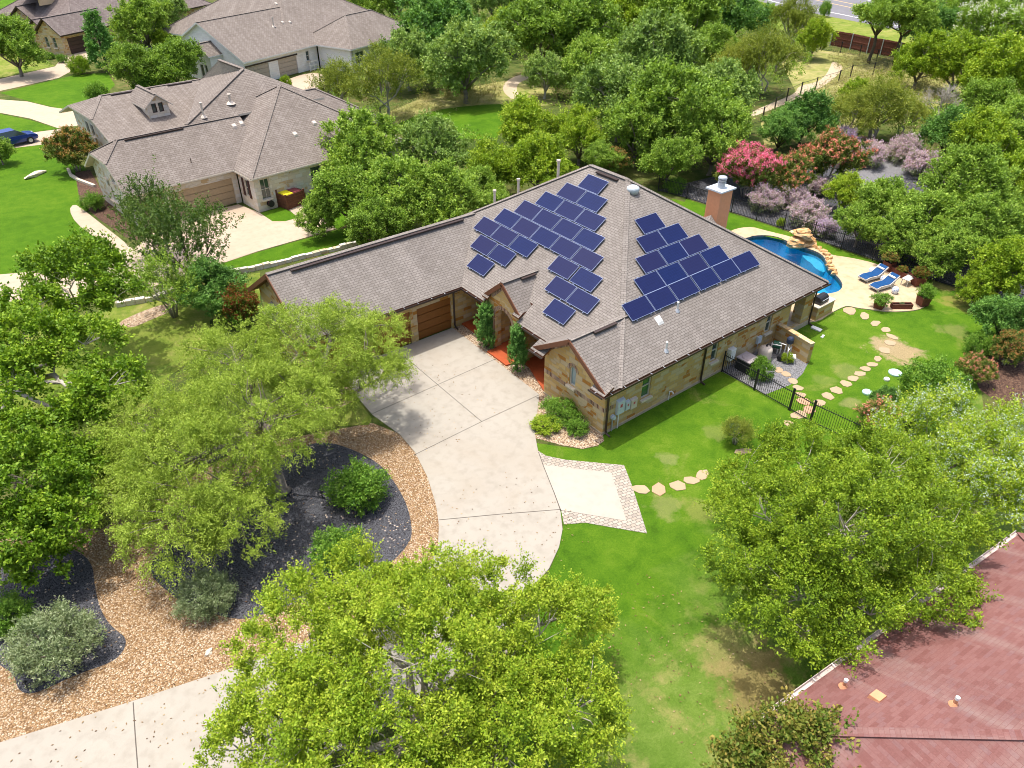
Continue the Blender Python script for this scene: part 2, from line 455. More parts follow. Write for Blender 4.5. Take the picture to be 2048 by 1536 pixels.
SPOTS = [(*gxy(1795, 700), 1.5, (.42, .31, .19), .95), (*gxy(1760, 692), .8, (.42, .32, .20), .8), (*gxy(1905, 660), .9, (.38, .31, .15), .3), (*gxy(1940, 605), 1.6, (.30, .26, .08), .7), (*gxy(1895, 572), 1.0, (.36, .27, .13), .6), (*gxy(1690, 745), .9, (.36, .32, .15), .3), (*gxy(1700, 805), .6, (.40, .33, .18), .4), (*gxy(1655, 760), .7, (.34, .32, .13), .25), (*gxy(1430, 865), .8, (.34, .32, .13), .3), (*gxy(1340, 920), .6, (.38, .34, .18), .35), (*gxy(1520, 1370), 1.6, (.30, .21, .10), .8), (*gxy(1450, 1300), 1.2, (.36, .30, .13), .6), (*gxy(1330, 1010), .8, (.40, .34, .17), .35), (*gxy(1400, 1020), .9, (.36, .30, .12), .35)]
M['lawn'] = grass('green_lawn', [(.38, (.040, .100, .006)), (.46, (.066, .150, .008)), (.54, (.095, .185, .011)), (.64, (.15, .225, .025))], (.28, .25, .085), .60, spots=SPOTS, zone=(-8.0, -12.0, [(.39, (.085, .16, .02)), (.5, (.145, .225, .042)), (.62, (.22, .275, .08))], (.33, .28, .12)))
M['lawn_bright'] = grass('bright_lawn', [(.38, (.045, .115, .005)), (.5, (.072, .160, .007)), (.64, (.115, .20, .013))], (.17, .20, .035), .6, .12, .5)
M['lawn_dry'] = grass('yellow_lawn', [(.40, (.09, .15, .02)), (.5, (.17, .22, .035)), (.6, (.26, .27, .07))], (.38, .30, .14), .52)
M['meadow'] = grass('dry_meadow', [(.40, (.17, .21, .05)), (.5, (.29, .28, .10)), (.6, (.40, .34, .16))], (.42, .33, .2), .5)
M['woodland'] = grass('woodland_floor', [(.40, (.035, .06, .012)), (.48, (.07, .10, .022)), (.55, (.12, .13, .04)), (.62, (.20, .17, .08))], (.14, .09, .05), .5, .09)
M['dirt'] = grass('bare_dirt', [(.3, (.30, .21, .12)), (.5, (.38, .28, .17)), (.68, (.44, .34, .22))], (.22, .22, .06), .62)
M['brown_mulch'] = pebbles('brown_mulch', [(.10, .055, .035), (.14, .08, .05), (.08, .045, .03), (.17, .105, .07)], 16, (.04, .02, .015), None, .6)

def water():
    x = Mx('pool_water', .02, .5)
    p = x.pos(); h = x.noise(p, 2.2, 3, .5, .6)
    bp = x.node('ShaderNodeBump', Height=h, Strength=.25, Distance=.05)
    tr = x.node('ShaderNodeBsdfTransparent'); tr.inputs[0].default_value = (.35, .80, .93, 1)
    gl = x.node('ShaderNodeBsdfGlossy'); gl.inputs['Roughness'].default_value = .03
    x.t.links.new(bp.outputs[0], gl.inputs['Normal'])
    fr = x.node('ShaderNodeFresnel'); fr.inputs[0].default_value = 1.33; x.t.links.new(bp.outputs[0], fr.inputs['Normal'])
    ms = x.node('ShaderNodeMixShader'); x.t.links.new(fr.outputs[0], ms.inputs[0])
    x.t.links.new(tr.outputs[0], ms.inputs[1]); x.t.links.new(gl.outputs[0], ms.inputs[2])
    x.t.links.new(ms.outputs[0], x.out.inputs[0]); return x.m
M['water'] = water()
def plaster():
    x = Mx('blue_pool_plaster', .7, .2); p = x.pos()
    v = x.node('ShaderNodeTexVoronoi', Vector=p, Scale=1.6, feature='DISTANCE_TO_EDGE').outputs[0]
    c = x.mix(x.bw(x.noise(p, .3, 4), .35, .65), (.06, .36, .58), (.05, .42, .62))
    x.color(x.mix(x.math('MULTIPLY', x.math('LESS_THAN', v, .03), .12), c, (.5, .8, .85))); return x.m
M['plaster'] = plaster()
M['plaster_light'] = plain('pale_blue_plaster', (.20, .42, .52), .7)
M['tile'] = plain('slate_waterline_tile', (.13, .12, .11), .5, .4, 0, .4)

def rockmat():
    x = Mx('orange_sandstone', .9, .2); p = x.obj()
    n = x.noise(x.map(p, (1, 1, 4)), 2.2, 6, .6, .8); n2 = x.noise(p, 9, 5)
    c = x.ramp(n, [(.3, (.28, .135, .05)), (.45, (.50, .29, .12)), (.58, (.62, .43, .23)), (.7, (.68, .52, .33))])
    x.color(x.mix(x.math('MULTIPLY', x.bw(n2, .5, .8), .6), c, (.25, .13, .06))); x.bump(x.math('ADD', n, n2), .8, .06); return x.m
M['rock'] = rockmat()
M['flag'] = concrete('cream_flagstone', (.42, .315, .20), (.38, .28, .175), (.33, .23, .14), (.42, .285, .18))
M['flag_red'] = concrete('pink_flagstone', (.50, .29, .18), (.46, .26, .16), (.38, .22, .13), (.54, .33, .22))

def solarmat():
    x = Mx('solar_cells', .4, .12); uv = x.uv()
    b = x.node('ShaderNodeTexBrick', Vector=uv, Color1=(.005, .012, .062), Color2=(.006, .014, .070), Mortar=(.010, .020, .10), Scale=1.0)
    b.inputs['Brick Width'].default_value = .158; b.inputs['Row Height'].default_value = .158; b.inputs['Mortar Size'].default_value = .006; b.offset = 0
    oi = x.node('ShaderNodeObjectInfo').outputs['Random']
    x.color(x.mix(x.math('MULTIPLY', oi, .6), b.outputs['Color'], (.018, .016, .055)))
    x.b.inputs['Coat Weight'].default_value = .12; x.b.inputs['Coat Roughness'].default_value = .2
    return x.m
M['solar'] = solarmat()
M['alu'] = plain('blue_grey_aluminium', (.26, .31, .46), .45, .4, .2)

# ------------------------------------------------------------------ the ground
def PX(*pts, z=0.0): return [g2(x, y, z) for x, y in pts]
R5 = lambda a, b: (1400+a/3.16, 400+b/3.16)

pool_px = [R5(*q) for q in [(300, 243), (340, 228), (430, 226), (500, 240), (560, 268), (650, 302), (735, 328), (785, 362), (797, 400), (808, 436), (850, 470), (888, 510), (902, 548), (882, 578), (840, 592), (790, 598), (735, 594)]]
pool = [g2(*q) for q in pool_px] + [(19.9, 2.6), (20.6, 4.6), (20.5, 7.2), (21.6, 9.4), (23.3, 10.6)]
pool = chaikin(pool, 1)

sheet('ground', [(-400, -400), (900, -400), (900, 900), (-400, 900)], -0.004, M['woodland'], holes=[pool])

lawn = [g2(1073, 886), g2(1120, 893), g2(1165, 899), g2(1198, 893), (-.3, .25), (17.2, .25), (20, 12), (20, 16.5),
        (23.5, 16.2)] + PX((1373, 398), (1462, 426), (1512, 442), (1566, 460), (1625, 479), (1681, 499), (1744, 521), (1850, 557), (1985, 600)) + \
       PX((2010, 640), (1985, 705), (1960, 760), (1990, 1000), (2100, 1080), (1900, 1250)) + [(-8.2, -15.2), (-17.5, -15.5), (-22, -11.5)] + \
       PX((1000, 1536), (1095, 1150), (1118, 1095), (1127, 1050), (1110, 985), (1085, 930))
sheet('lawn', lawn, 0.002, M['lawn'], holes=[pool])

# warm dry soil patches worn into the back lawn
sheet('lawn', chaikin(PX((1330, 392), (1420, 420), (1530, 452), (1640, 488), (1750, 530), (1700, 520), (1600, 488), (1510, 468), (1440, 460), (1380, 420)), 1), 0.006, M['lawn_bright'])

# travertine pool deck
deck = chaikin([g2(*R5(*q)) for q in [(195, 197), (260, 178), (330, 174), (400, 193), (480, 213), (560, 232), (640, 262), (740, 320), (830, 352), (960, 370), (1110, 405), (1230, 455), (1330, 505), (1420, 575), (1455, 640), (1405, 690), (1330, 706), (1200, 711), (1080, 696), (990, 686), (930, 671), (880, 690), (820, 722), (750, 770)]] + [(17.3, .2), (17.3, 11)], 1)
sheet('pool_deck', deck, 0.06, M['decklime'], holes=[pool], edge=0.07)

# gravel bed with two islands of black mulch, left of the driveway
drive_l = [(876, 1095), (878, 1050), (872, 1010), (855, 955), (830, 905), (800, 870), (745, 830), (715, 795), (690, 760)]
sheet('gravel', PX((600, 872), (680, 858), (745, 846), (800, 868), (834, 905), (858, 955), (876, 1010), (882, 1050), (880, 1100), (850, 1160), (780, 1215), (650, 1280), (500, 1335), (260, 1415), (0, 1495), (-150, 1530), (-250, 1300), (-80, 1100), (100, 1050), (200, 1060), (300, 1000), (480, 900)), 0.006, M['gravel'])
sheet('mulch', chaikin(PX((590, 900), (625, 886), (665, 885), (720, 905), (762, 930), (790, 965), (815, 1010), (825, 1060), (820, 1085), (790, 1120), (740, 1160), (640, 1192), (560, 1217), (495, 1240), (450, 1235), (380, 1215), (330, 1180), (292, 1140), (330, 1090), (450, 1000)), 2), 0.010, M['mulch'])
sheet('mulch', chaikin(PX((185, 1120), (190, 1180), (205, 1230), (230, 1260), (253, 1275), (250, 1300), (225, 1325), (150, 1350), (100, 1375), (60, 1390), (35, 1380), (30, 1350), (0, 1330), (-60, 1300), (-60, 1140), (60, 1110), (130, 1090)), 2), 0.010, M['mulch'])
sheet('lawn', PX((560, 870), (620, 858), (690, 852), (737, 850), (745, 838), (715, 800), (640, 800), (560, 820)), 0.010, M['lawn_dry'])
sheet('gravel', PX((560, 780), (640, 770), (700, 775), (712, 800), (680, 815), (600, 830)), 0.014, M['gravel_pale'])

# driveway slab, joints, second pad with its paver border
drive = [(-9.0, 12.95), (-.02, 12.95), g2(1079, 790)] + PX((1073, 835), (1070, 870), (1076, 903), (1085, 930), (1108, 985), (1121, 1025), (1125, 1060), (1118, 1095), (1098, 1138), (1075, 1165), (1010, 1250), (900, 1360), (760, 1460), (560, 1560), (300, 1680), (-150, 1800), (-350, 1620), (0, 1486), (260, 1405), (500, 1325), (650, 1270), (780, 1205), (850, 1150)) + PX(*drive_l) + [(-8.8, 12.3)]
sheet('driveway', drive, 0.035, M['concrete'], edge=0.05)
def strip_sheet(name, px, w, z, mat):
    mb = MB(); p = [np.array((*g2(*q), z)) for q in px]
    for a, b in zip(p, p[1:]):
        d = b-a; n = np.array((-d[1], d[0], 0)); n = n/np.linalg.norm(n)*w/2
        mb.face([a-n, b-n, b+n, a+n])
    o = mb.build(name, mat); o['kind'] = 'structure'; return o
for px in ([(743.5, 829), (854, 780), (991, 719)], [(828.5, 911), (963, 844.5), (1078, 791)], [(810, 715), (886, 779.5), (963, 844)], [(878, 1041), (1000, 1029.5), (1121, 1020)], [(267, 1406), (271, 1470), (278, 1560)], [(1077, 905), (1086, 931), (1108, 986), (1121, 1022)]):
    strip_sheet('driveway_joint', px, .035, 0.039, M['joint'])
sheet('paved_border', PX((1074, 901), (1092, 912), (1130, 920), (1248, 931), (1264, 972), (1294, 1067), (1222, 1055), (1172, 1046), (1128, 1049), (1122, 1020), (1108, 985), (1085, 930)), 0.024, M['pavers'], edge=.03)
sheet('parking_pad', PX((1086, 931), (1222, 946), (1253, 1043), (1122, 1021), (1109, 986)), 0.036, M['concrete_clean'], edge=.02)

# pebble beds along the house front
sheet('gravel', PX((1079, 790), (1071, 850), (1068, 876), (1085, 880), (1120, 890), (1165, 898), (1196, 891), (1208, 882)) + [(.05, 0.0), (.05, 4.4)], 0.012, M['gravel_pale'])
sheet('gravel', [(-.02, 12.9), g2(1079, 790), (.1, 4.4), (.9, 4.4), (.9, 12.9)], 0.012, M['gravel_pale'])
# red stained walk and porch floor
red = [(2.3, 4.45), (2.3, 12.95), (1.0, 12.95), g2(922, 648), g2(957, 672.5), g2(992, 698), g2(974, 705), g2(1012, 733), g2(1046, 723), g2(1058, 736), (.05, 4.45)]
sheet('porch_floor', red, 0.10, M['red_floor'], edge=.1)

# utility yard gravel, flower bed mulch behind the fence
sheet('mulch', [(9.1, .1), (14.1, .1), (13.8, -2.5), (12.4, -3.0), (11.0, -3.2), (9.15, -2.9)], 0.008, M['mulch_grey'])
sheet('mulch', PX((1316, 380), (1373, 396), (1462, 424), (1512, 440), (1566, 458), (1625, 476), (1681, 496), (1744, 518), (1850, 555), (1985, 598), (2080, 640), (2080, 420), (1900, 330), (1800, 310), (1700, 300), (1560, 330), (1440, 350)), 0.004, M['mulch'])
sheet('gravel_path', chaikin(PX((1690, 360), (1740, 330), (1772, 315), (1820, 322), (1845, 345), (1838, 362), (1780, 350), (1720, 378), (1700, 390)), 2), 0.010, M['mulch_grey'])
sheet('mulch', PX((1720, 270), (1800, 290), (1860, 300), (1900, 330), (1800, 318), (1740, 315)), 0.008, M['brown_mulch'])
sheet('mulch', PX((1930, 720), (2048, 700), (2110, 760), (2060, 850), (1960, 780)), 0.008, M['brown_mulch'])

# trails, meadow and the road beyond
sheet('trail', chaikin(PX((1076, 150), (1057, 157), (1040, 164), (1032, 175), (1037, 190), (1050, 208), (1056, 222), (1040, 214), (1022, 197), (1006, 184), (1006, 168), (1025, 154), (1050, 148)), 2), 0.008, M['trail'])
sheet('trail', chaikin(PX((1665, 121), (1688, 132), (1678, 148), (1655, 168), (1600, 197), (1535, 222), (1500, 236), (1500, 224), (1560, 200), (1592, 186), (1596, 172), (1636, 164), (1652, 150), (1660, 135)), 2), 0.010, M['trail'])
sheet('meadow', PX((1560, 120), (1640, 100), (1700, 108), (1800, 128), (1910, 150), (1930, 200), (1800, 230), (1640, 280), (1530, 300), (1520, 235), (1600, 200)), 0.002, M['meadow'])
sheet('meadow', PX((760, 230), (860, 190), (990, 165), (1100, 150), (1120, 210), (1000, 215), (880, 235), (790, 258)), 0.002, M['meadow'])
sheet('lawn', chaikin(PX((785, 252), (839, 228), (895, 216), (992, 207), (1020, 212), (1010, 275), (932, 280), (807, 275)), 1), 0.008, M['lawn_bright'])
sheet('lawn', PX((1120, 232), (1150, 236), (1160, 260), (1110, 262)), 0.008, M['lawn_bright'])
sheet('lawn', PX((1500, -30), (1560, 14), (1727, 46), (1900, 80), (2060, 110), (2060, 150), (1900, 112), (1690, 70), (1560, 60), (1480, 20)), 0.002, M['lawn_dry'])
road = PX((1525, 4), (1560, 14), (1727, 46), (1900, 80), (2060, 112), (2150, 132), (2150, 40), (1900, 10), (1725, -28), (1600, -54), (1400, -90), (1400, -30))
sheet('road', road, 0.006, M['asphalt'])
M['line_white'] = plain('white_road_paint', (.72, .70, .68), .7); M['line_yellow'] = plain('yellow_road_paint', (.62, .42, .15), .7)
strip_sheet('road_marking', [(1440, -26), (1560, 6.5), (1674, 27), (1822, 57), (2048, 104)], .35, 0.010, M['line_white'])
strip_sheet('road_marking', [(1480, -36), (1608, -5), (1724, 20), (1900, 56), (2048, 86)], .3, 0.010, M['line_yellow'])
strip_sheet('road_marking', [(1500, -36), (1630, -8), (1724, 12), (1900, 48), (2048, 78)], .3, 0.010, M['line_yellow'])
strip_sheet('road_marking', [(1540, -46), (1690, -9), (1750, 3), (1900, 30), (2048, 60)], .35, 0.010, M['line_white'])

# the neighbours' lawns and drives, left
sheet('lawn', PX((-80, 280), (100, 285), (170, 335), (200, 375), (196, 400), (160, 430), (195, 480), (250, 520), (200, 530), (50, 552), (-80, 570)), 0.002, M['lawn_bright'])
sheet('driveway', PX((-60, 554), (50, 545), (200, 522), (330, 500), (515, 503), (300, 575), (60, 606), (-60, 620)), 0.012, M['concrete_warm'], edge=.02)
sheet('driveway', PX((300, 470), (365, 436), (477, 409), (520, 426), (545, 442), (570, 443), (597, 436), (574, 417), (608, 410), (632, 428), (650, 440), (672, 458), (515, 503), (420, 532), (300, 575), (200, 560)), 0.020, M['concrete_warm'], edge=.02)
sheet('footpath', chaikin(PX((138, 420), (148, 408), (165, 418), (200, 446), (250, 485), (290, 520), (270, 525), (235, 505), (190, 475), (152, 447)), 1), 0.026, M['concrete_warm'], edge=.02)
sheet('lawn', PX((521, 427), (545, 443), (570, 443), (597, 436), (574, 418), (560, 415)), 0.026, M['lawn_bright'])
sheet('lawn', PX((612, 411), (700, 390), (740, 420), (676, 459), (650, 440), (632, 428)), 0.004, M['lawn_bright'])
sheet('lawn', PX((420, 535), (515, 505), (674, 460), (760, 440), (760, 480), (640, 505), (515, 538), (420, 560)), 0.004, M['lawn_bright'])
sheet('lawn', PX((130, 640), (240, 612), (420, 560), (520, 545), (520, 600), (420, 640), (420, 690), (330, 760), (220, 900), (60, 960), (-100, 900), (-100, 700)), 0.001, M['lawn_dry'])
sheet('gravel', chaikin(PX((232, 648), (262, 632), (312, 612), (352, 604), (342, 624), (300, 640), (262, 658)), 2), 0.006, M['gravel_pale'])
sheet('driveway', PX((-80, 162), (0, 158), (110, 133), (127, 112), (145, 107), (185, 100), (190, 118), (136, 146), (117, 156), (0, 182), (-80, 200)), 0.010, M['concrete_warm'], edge=.02)
sheet('lawn', PX((0, 186), (117, 158), (150, 150), (215, 145), (230, 170), (175, 222), (150, 224), (110, 215), (60, 203)), 0.004, M['lawn_bright'])
sheet('gravel', PX((-40, 196), (55, 203), (100, 214), (170, 224), (170, 250), (115, 256), (60, 237), (-40, 218)), 0.006, M['trail'])
sheet('lawn', PX((-40, 220), (60, 240), (118, 258), (-40, 276)), 0.004, M['lawn_bright'])
sheet('driveway', PX((-60, 280), (0, 273), (60, 266), (120, 258), (150, 258), (150, 275), (95, 288), (20, 297), (-60, 305)), 0.010, M['concrete_warm'], edge=.02)
sheet('lawn', PX((-60, 60), (20, 110), (60, 100), (110, 132), (0, 156), (-60, 164)), 0.002, M['lawn_dry'])
sheet('lawn', PX((-60, -20), (60, -10), (60, 60), (40, 110), (-60, 60)), 0.002, M['lawn_bright'])
sheet('driveway', PX((560, 165), (600, 150), (625, 146), (660, 150), (650, 178), (600, 190), (560, 190)), 0.012, M['concrete_warm'], edge=.02)
sheet('mulch', PX((150, 345), (180, 340), (200, 375), (240, 430), (290, 480), (260, 480), (200, 440), (160, 405)), 0.012, M['brown_mulch'])

# ------------------------------------------------------------------ building helpers
def wall(mb, p0, p1, top, ops=(), th=.25, zb=0.0, m=0):
    """wall from p0 to p1 (outer face on the right-hand side), top = number or f(u); ops = (u0,u1,zb(u)|n,zt(u)|n)"""
    p0 = np.array(p0, float); p1 = np.array(p1, float); L = np.linalg.norm(p1-p0); d = (p1-p0)/L
    n = np.array((-d[1], d[0]))*th
    tf = top if callable(top) else (lambda u: top)
    us = {0.0, L}
    if callable(top): us |= {L*i/16 for i in range(17)} | {float(t) for t in getattr(top, 'knots', ())}
    for o in ops:
        us |= {o[0], o[1]}
        if callable(o[3]): us |= {o[0]+(o[1]-o[0])*i/10 for i in range(11)}
    us = sorted(u for u in us if -1e-6 <= u <= L+1e-6)
    def P(u, z, k): q = p0+d*u+n*k; return (q[0], q[1], z)
    for a, b in zip(us, us[1:]):
        if b-a < 1e-5: continue
        mid = (a+b)/2; spans = [(lambda u: zb, tf)]
        for o in ops:
            if o[0]-1e-6 < mid < o[1]+1e-6:
                lo = o[2] if callable(o[2]) else (lambda u, v=o[2]: v)
                hi = o[3] if callable(o[3]) else (lambda u, v=o[3]: v)
                s0 = spans.pop(); spans += [(s0[0], lo), (hi, s0[1])]
        for lo, hi in spans:
            if hi(mid)-lo(mid) < 1e-4: continue
            mb.hexa([P(a, lo(a), 0), P(b, lo(b), 0), P(b, lo(b), 1), P(a, lo(a), 1)], [P(a, hi(a), 0), P(b, hi(b), 0), P(b, hi(b), 1), P(a, hi(a), 1)], m)

def gable_roof(mb, x0, x1, y0, y1, ze, s, axis='x', e0=0.0, e1=0.0, t=.18, caps=True):
    """roof block; e0/e1: height of the hipped end (0 = gable, None = full hip)"""
    sw = axis == 'y'
    if sw: x0, x1, y0, y1 = y0, y1, x0, x1
    half = (y1-y0)/2; ym = (y0+y1)/2; zr = ze+s*half
    h0 = s*half if e0 is None else e0; h1 = s*half if e1 is None else e1
    w0, w1 = h0/s, h1/s
    T = (lambda p: (p[1], p[0], p[2])) if sw else (lambda p: p)
    def poly(pts):
        out = []
        for p in pts:
            if not out or np.linalg.norm(np.array(p)-np.array(out[-1])) > 1e-4: out.append(p)
        if np.linalg.norm(np.array(out[0])-np.array(out[-1])) < 1e-4: out.pop()
        out = [T(p) for p in out]
        if sw: out = out[::-1]
        mb.slab(out, t)
    r0 = (x0+w0, ym, zr); r1 = (x1-w1, ym, zr)
    if r1[0] < r0[0]: r0 = r1 = ((r0[0]+r1[0])/2, ym, zr)
    poly([(x0, y0, ze), (x1, y0, ze), (x1, ym-w1, zr-h1), r1, r0, (x0, ym-w0, zr-h0)])
    poly([(x1, y1, ze), (x0, y1, ze), (x0, ym+w0, zr-h0), r0, r1, (x1, ym+w1, zr-h1)])
    if h0 > 0: poly([(x0, ym+w0, zr-h0), (x0, ym-w0, zr-h0), r0])
    if h1 > 0: poly([(x1, ym-w1, zr-h1), (x1, ym+w1, zr-h1), r1])
    if caps:
        def cap(a, b):
            a = np.array(T(a)); b = np.array(T(b))
            if np.linalg.norm(b-a) < .1: return
            mb.bar(a+(0, 0, .008), b+(0, 0, .008), .28, .03, 0)
        cap(r0, r1)
        if h0 > 0: cap((x0, ym-w0, zr-h0), r0); cap((x0, ym+w0, zr-h0), r0)
        if h1 > 0: cap((x1, ym-w1, zr-h1), r1); cap((x1, ym+w1, zr-h1), r1)
    return zr

def gutter(mb, p, q, w=.13):
    p = np.array(p, float); q = np.array(q, float); d = q-p; L = np.linalg.norm(d); d /= L
    n = np.array((d[1], -d[0], 0))                       # outward = right of p->q
    z = np.array((0, 0, 1.0))
    mb.bar(p+n*w*.5-z*.11, q+n*w*.5-z*.11, w, .02, 0)
    mb.bar(p+n*w-z*.065, q+n*w-z*.065, .02, .11, 0)
    k = int(L/.9)
    for i in range(k):
        c = p+d*(.45+i*.9)
        mb.bar(c-z*.012, c+n*(w+.004)-z*.012, .028, .012, 1)

def window(parent, p, d, w, z0, z1, glass, name='window', rail=True, sill=True, arch=False, frame='frame', mull=0):
    """p = left bottom corner on wall face (x,y), d = unit vector along the wall, outward = right of d; set back in its opening"""
    p = np.array((p[0], p[1], 0.0)); d = np.array((d[0], d[1], 0.0)); n = np.array((d[1], -d[0], 0))
    inn = -n*.10
    mb = MB(); t = .06
    def Q(u, z, k=0.0): return p+d*u+inn+n*k+np.array((0, 0, z))
    mb.bar(Q(t/2, z0), Q(t/2, z1), t, .06, 0, up=n); mb.bar(Q(w-t/2, z0), Q(w-t/2, z1), t, .06, 0, up=n)
    mb.bar(Q(t, z0+t/2), Q(w-t, z0+t/2), .06, t, 0)
    if not arch: mb.bar(Q(t, z1-t/2), Q(w-t, z1-t/2), .06, t, 0)
    if rail: mb.bar(Q(t, (z0+z1)/2), Q(w-t, (z0+z1)/2), .07, .05, 0)
    for i in range(mull):
        u = w*(i+1)/(mull+1); mb.bar(Q(u, z0+t), Q(u, z1-t), .03, .05, 0, up=n)
    if arch:
        pts = [Q(w/2+math.cos(a)*(w/2-.03), z1+math.sin(a)*(w/2-.03)) for a in np.linspace(0, math.pi, 9)]
        mb.tube(pts, .035, 4)
    f = mb.build(name, M[frame], parent)
    g = MB()
    top = [Q(w-t, z1, -.02), Q(t, z1, -.02)]
    if arch: top = [Q(w/2+math.cos(a)*(w/2-.05), z1+math.sin(a)*(w/2-.05), -.02) for a in np.linspace(0, math.pi, 9)]
    g.face([Q(t, z0, -.02), Q(w-t, z0, -.02)]+top)
    g.build('pane', M[glass], f)
    if sill:
        sb = MB(); sb.bar(p+d*-.08+n*.03+np.array((0, 0, z0-.06)), p+d*(w+.08)+n*.03+np.array((0, 0, z0-.06)), .26, .11, 0); sb.build('sill', M['sill'], f)
    return f

def garage_door(parent, p, d, w, h, mat, rows=4):
    p = np.array((p[0], p[1], 0.0)); d = np.array((d[0], d[1], 0.0)); n = np.array((d[1], -d[0], 0)); mb = MB()
    for i in range(rows):
        z0 = .03+h*i/rows; z1 = h*(i+1)/rows-.012
        a = p-n*.14; b = a+d*w
        mb.bar(a+np.array((0, 0, (z0+z1)/2)), b+np.array((0, 0, (z0+z1)/2)), .06, z1-z0, 0)
        k = max(2, int(w/.6))
        for j in range(k):
            u0 = w*(j+.12)/k; u1 = w*(j+.88)/k
            mb.bar(a+d*u0+n*.03+np.array((0, 0, (z0+z1)/2)), a+d*u1+n*.03+np.array((0, 0, (z0+z1)/2)), .02, (z1-z0)*.68, 0)
    mb.bar(p-n*.185+np.array((0, 0, h/2)), p-n*.185+d*w+np.array((0, 0, h/2)), .02, h, 0)
    return mb.build('garage_door', M[mat], parent)

def downspout(parent, x, y, zt, n, name='downspout'):
    mb = MB(); nx, ny = n
    mb.tube([(x+nx*.45, y+ny*.45, zt), (x+nx*.07, y+ny*.07, zt-.28), (x+nx*.07, y+ny*.07, .22), (x+nx*.12, y+ny*.12, .10), (x+nx*.38, y+ny*.38, .05)], .055, 6)
    return mb.build(name, M['gutter'], parent)

# ------------------------------------------------------------------ the main house
house = thing('stone_house', 'golden limestone house with a brown shingle roof carrying blue solar panels', 'house')
HE, S_, XE, YE = 2.92, .65, .38, -.45
mb = MB()
a_, b_ = (9.05, 8.22, HE+S_*8.67), (9.05, 11.23, HE+S_*8.67); c0_, c1_, c2_, c3_ = (XE, YE, HE), (17.72, YE, HE), (17.72, 19.9, HE), (XE, 19.9, HE)
hip_notch = [(XE, 10.2, HE), (1.5, 10.2, HE+S_*(1.5-XE)), (1.5, 7.24, HE+S_*(1.5-XE)), (XE, 7.24, HE)]   # the eave is cut at the entry
mb.slab([c3_]+hip_notch+[c0_, a_, b_], .18); mb.slab([c0_, c1_, a_], .18); mb.slab([c1_, c2_, b_, a_], .18); mb.slab([c2_, c3_, b_], .18)
for p_, q_ in ((c0_, a_), (c1_, a_), (c2_, b_), (c3_, b_), (a_, b_)): mb.bar(np.array(p_)+(0, 0, .008), np.array(q_)+(0, 0, .008), .30, .03)
gable_roof(mb, -9.45, 4.6, 12.38, 19.73, HE+.004, S_, 'x')             # garage wing
gable_roof(mb, -.50, 3.4, YE+.001, 4.80, HE+.004, S_, 'x')             # front gable
gable_roof(mb, .50, 3.0, 7.22, 10.22, 3.36, .85, 'x', t=.12)           # entry gable
for (y0, y1, s) in ((3.86, 4.84, 1), (-.50, .42, -1)):                  # eave returns
    mb.slab([(-.66, y0, HE-.02), (.02, y0, HE+.42), (.02, y1, HE+.42), (-.66, y1, HE-.02)][::-1] if False else [(-.66, y1, HE-.02), (-.66, y0, HE-.02), (-.02, y0, HE+.3), (-.02, y1, HE+.3)], .12)
for (y0, y1) in ((7.08, 7.62), (9.84, 10.36)):
    mb.slab([(.36, y1, 3.26), (.36, y0, 3.26), (.66, y0, 3.46), (.66, y1, 3.46)], .10)
roof = mb.build('roof', [M['roof'], M['fascia']], house)
mb = MB()                                                              # cricket behind the chimney
mb.slab([(15.0, 6.95, 4.96), (17.1, 6.95, 3.45), (17.1, 7.85, 4.35), (15.9, 7.85, 4.95)], .05)
# ridge vents
mb = MB()
def rvent(p, q, off): 
    p = np.array(p, float); q = np.array(q, float); o = np.array(off, float)
    m_ = MB(); m_.bar(p+o, q+o, .20, .07, 0); m_.build('ridge_vent', M['gutter'], house)
rvent((-8.2, 16.05, 5.31), (3.0, 16.05, 5.31), (0, -.26, -.06))
rvent((.9, 2.175, 4.63), (2.4, 2.175, 4.63), (0, -.2, -.03))
rvent((1.7, 8.72, 4.63), (2.7, 8.72, 4.63), (0, -.2, -.06))
rvent((9.05, 8.7, 8.55), (9.05, 10.4, 8.55), (-.3, 0, -.1))
for p, q in (((-.66, -.47, HE), (17.74, -.47, HE)), ((XE, 12.2, HE), (XE, 10.3, HE)), ((XE, 7.14, HE), (XE, 4.85, HE)), ((-9.4, 12.36, HE), (XE, 12.36, HE)), ((-.66, 4.86, HE), (-.66, 3.84, HE)), ((-.66, .44, HE), (-.66, -.5, HE))):
    mb = MB(); gutter(mb, p, q); mb.build('gutter', [M['gutter'], M['grey_metal']], house)

# walls: right side (y=0), front gable (x=0), garage, porch, back
mb = MB(); WT = HE-.02
wins_r = [(2.58, 3.24, .98, 2.42), (7.92, 8.46, 1.03, 2.36), (12.70, 13.22, 1.06, 2.36)]
wall(mb, (0, 0), (15.0, 0), WT, [(a, b, c, d) for a, b, c, d in wins_r])
def gtop(u):                                   # u from y=4.45 down to 0
    y = 4.45-u; return min(HE+.42, 9)*0 + (4.63-.65*abs(y-2.175)-.2)
gtop.knots = (4.45-2.175,)
aw, a0, a1 = .23, 4.45-2.56, 4.45-2.10
wall(mb, (0, 4.45), (0, .25), gtop, [(a0, a1, 1.66, lambda u: 2.58+math.sqrt(max(0, aw*aw-(u-(a0+a1)/2)**2)))])
wall(mb, (2.3, 4.45), (0.25, 4.45), WT)
wall(mb, (2.3, 12.7), (2.3, 4.7), WT, [(1.0, 1.9, .9, 2.3), (5.6, 6.6, .8, 2.3), (3.1, 4.4, .1, 2.35)])
gd = [(6.60, 8.97), (3.70, 6.15), (.8, 3.25)]
wall(mb, (-9.0, 12.95), (1.0, 12.95), WT, [(a, b, 0, 2.13) for a, b in gd], .3)
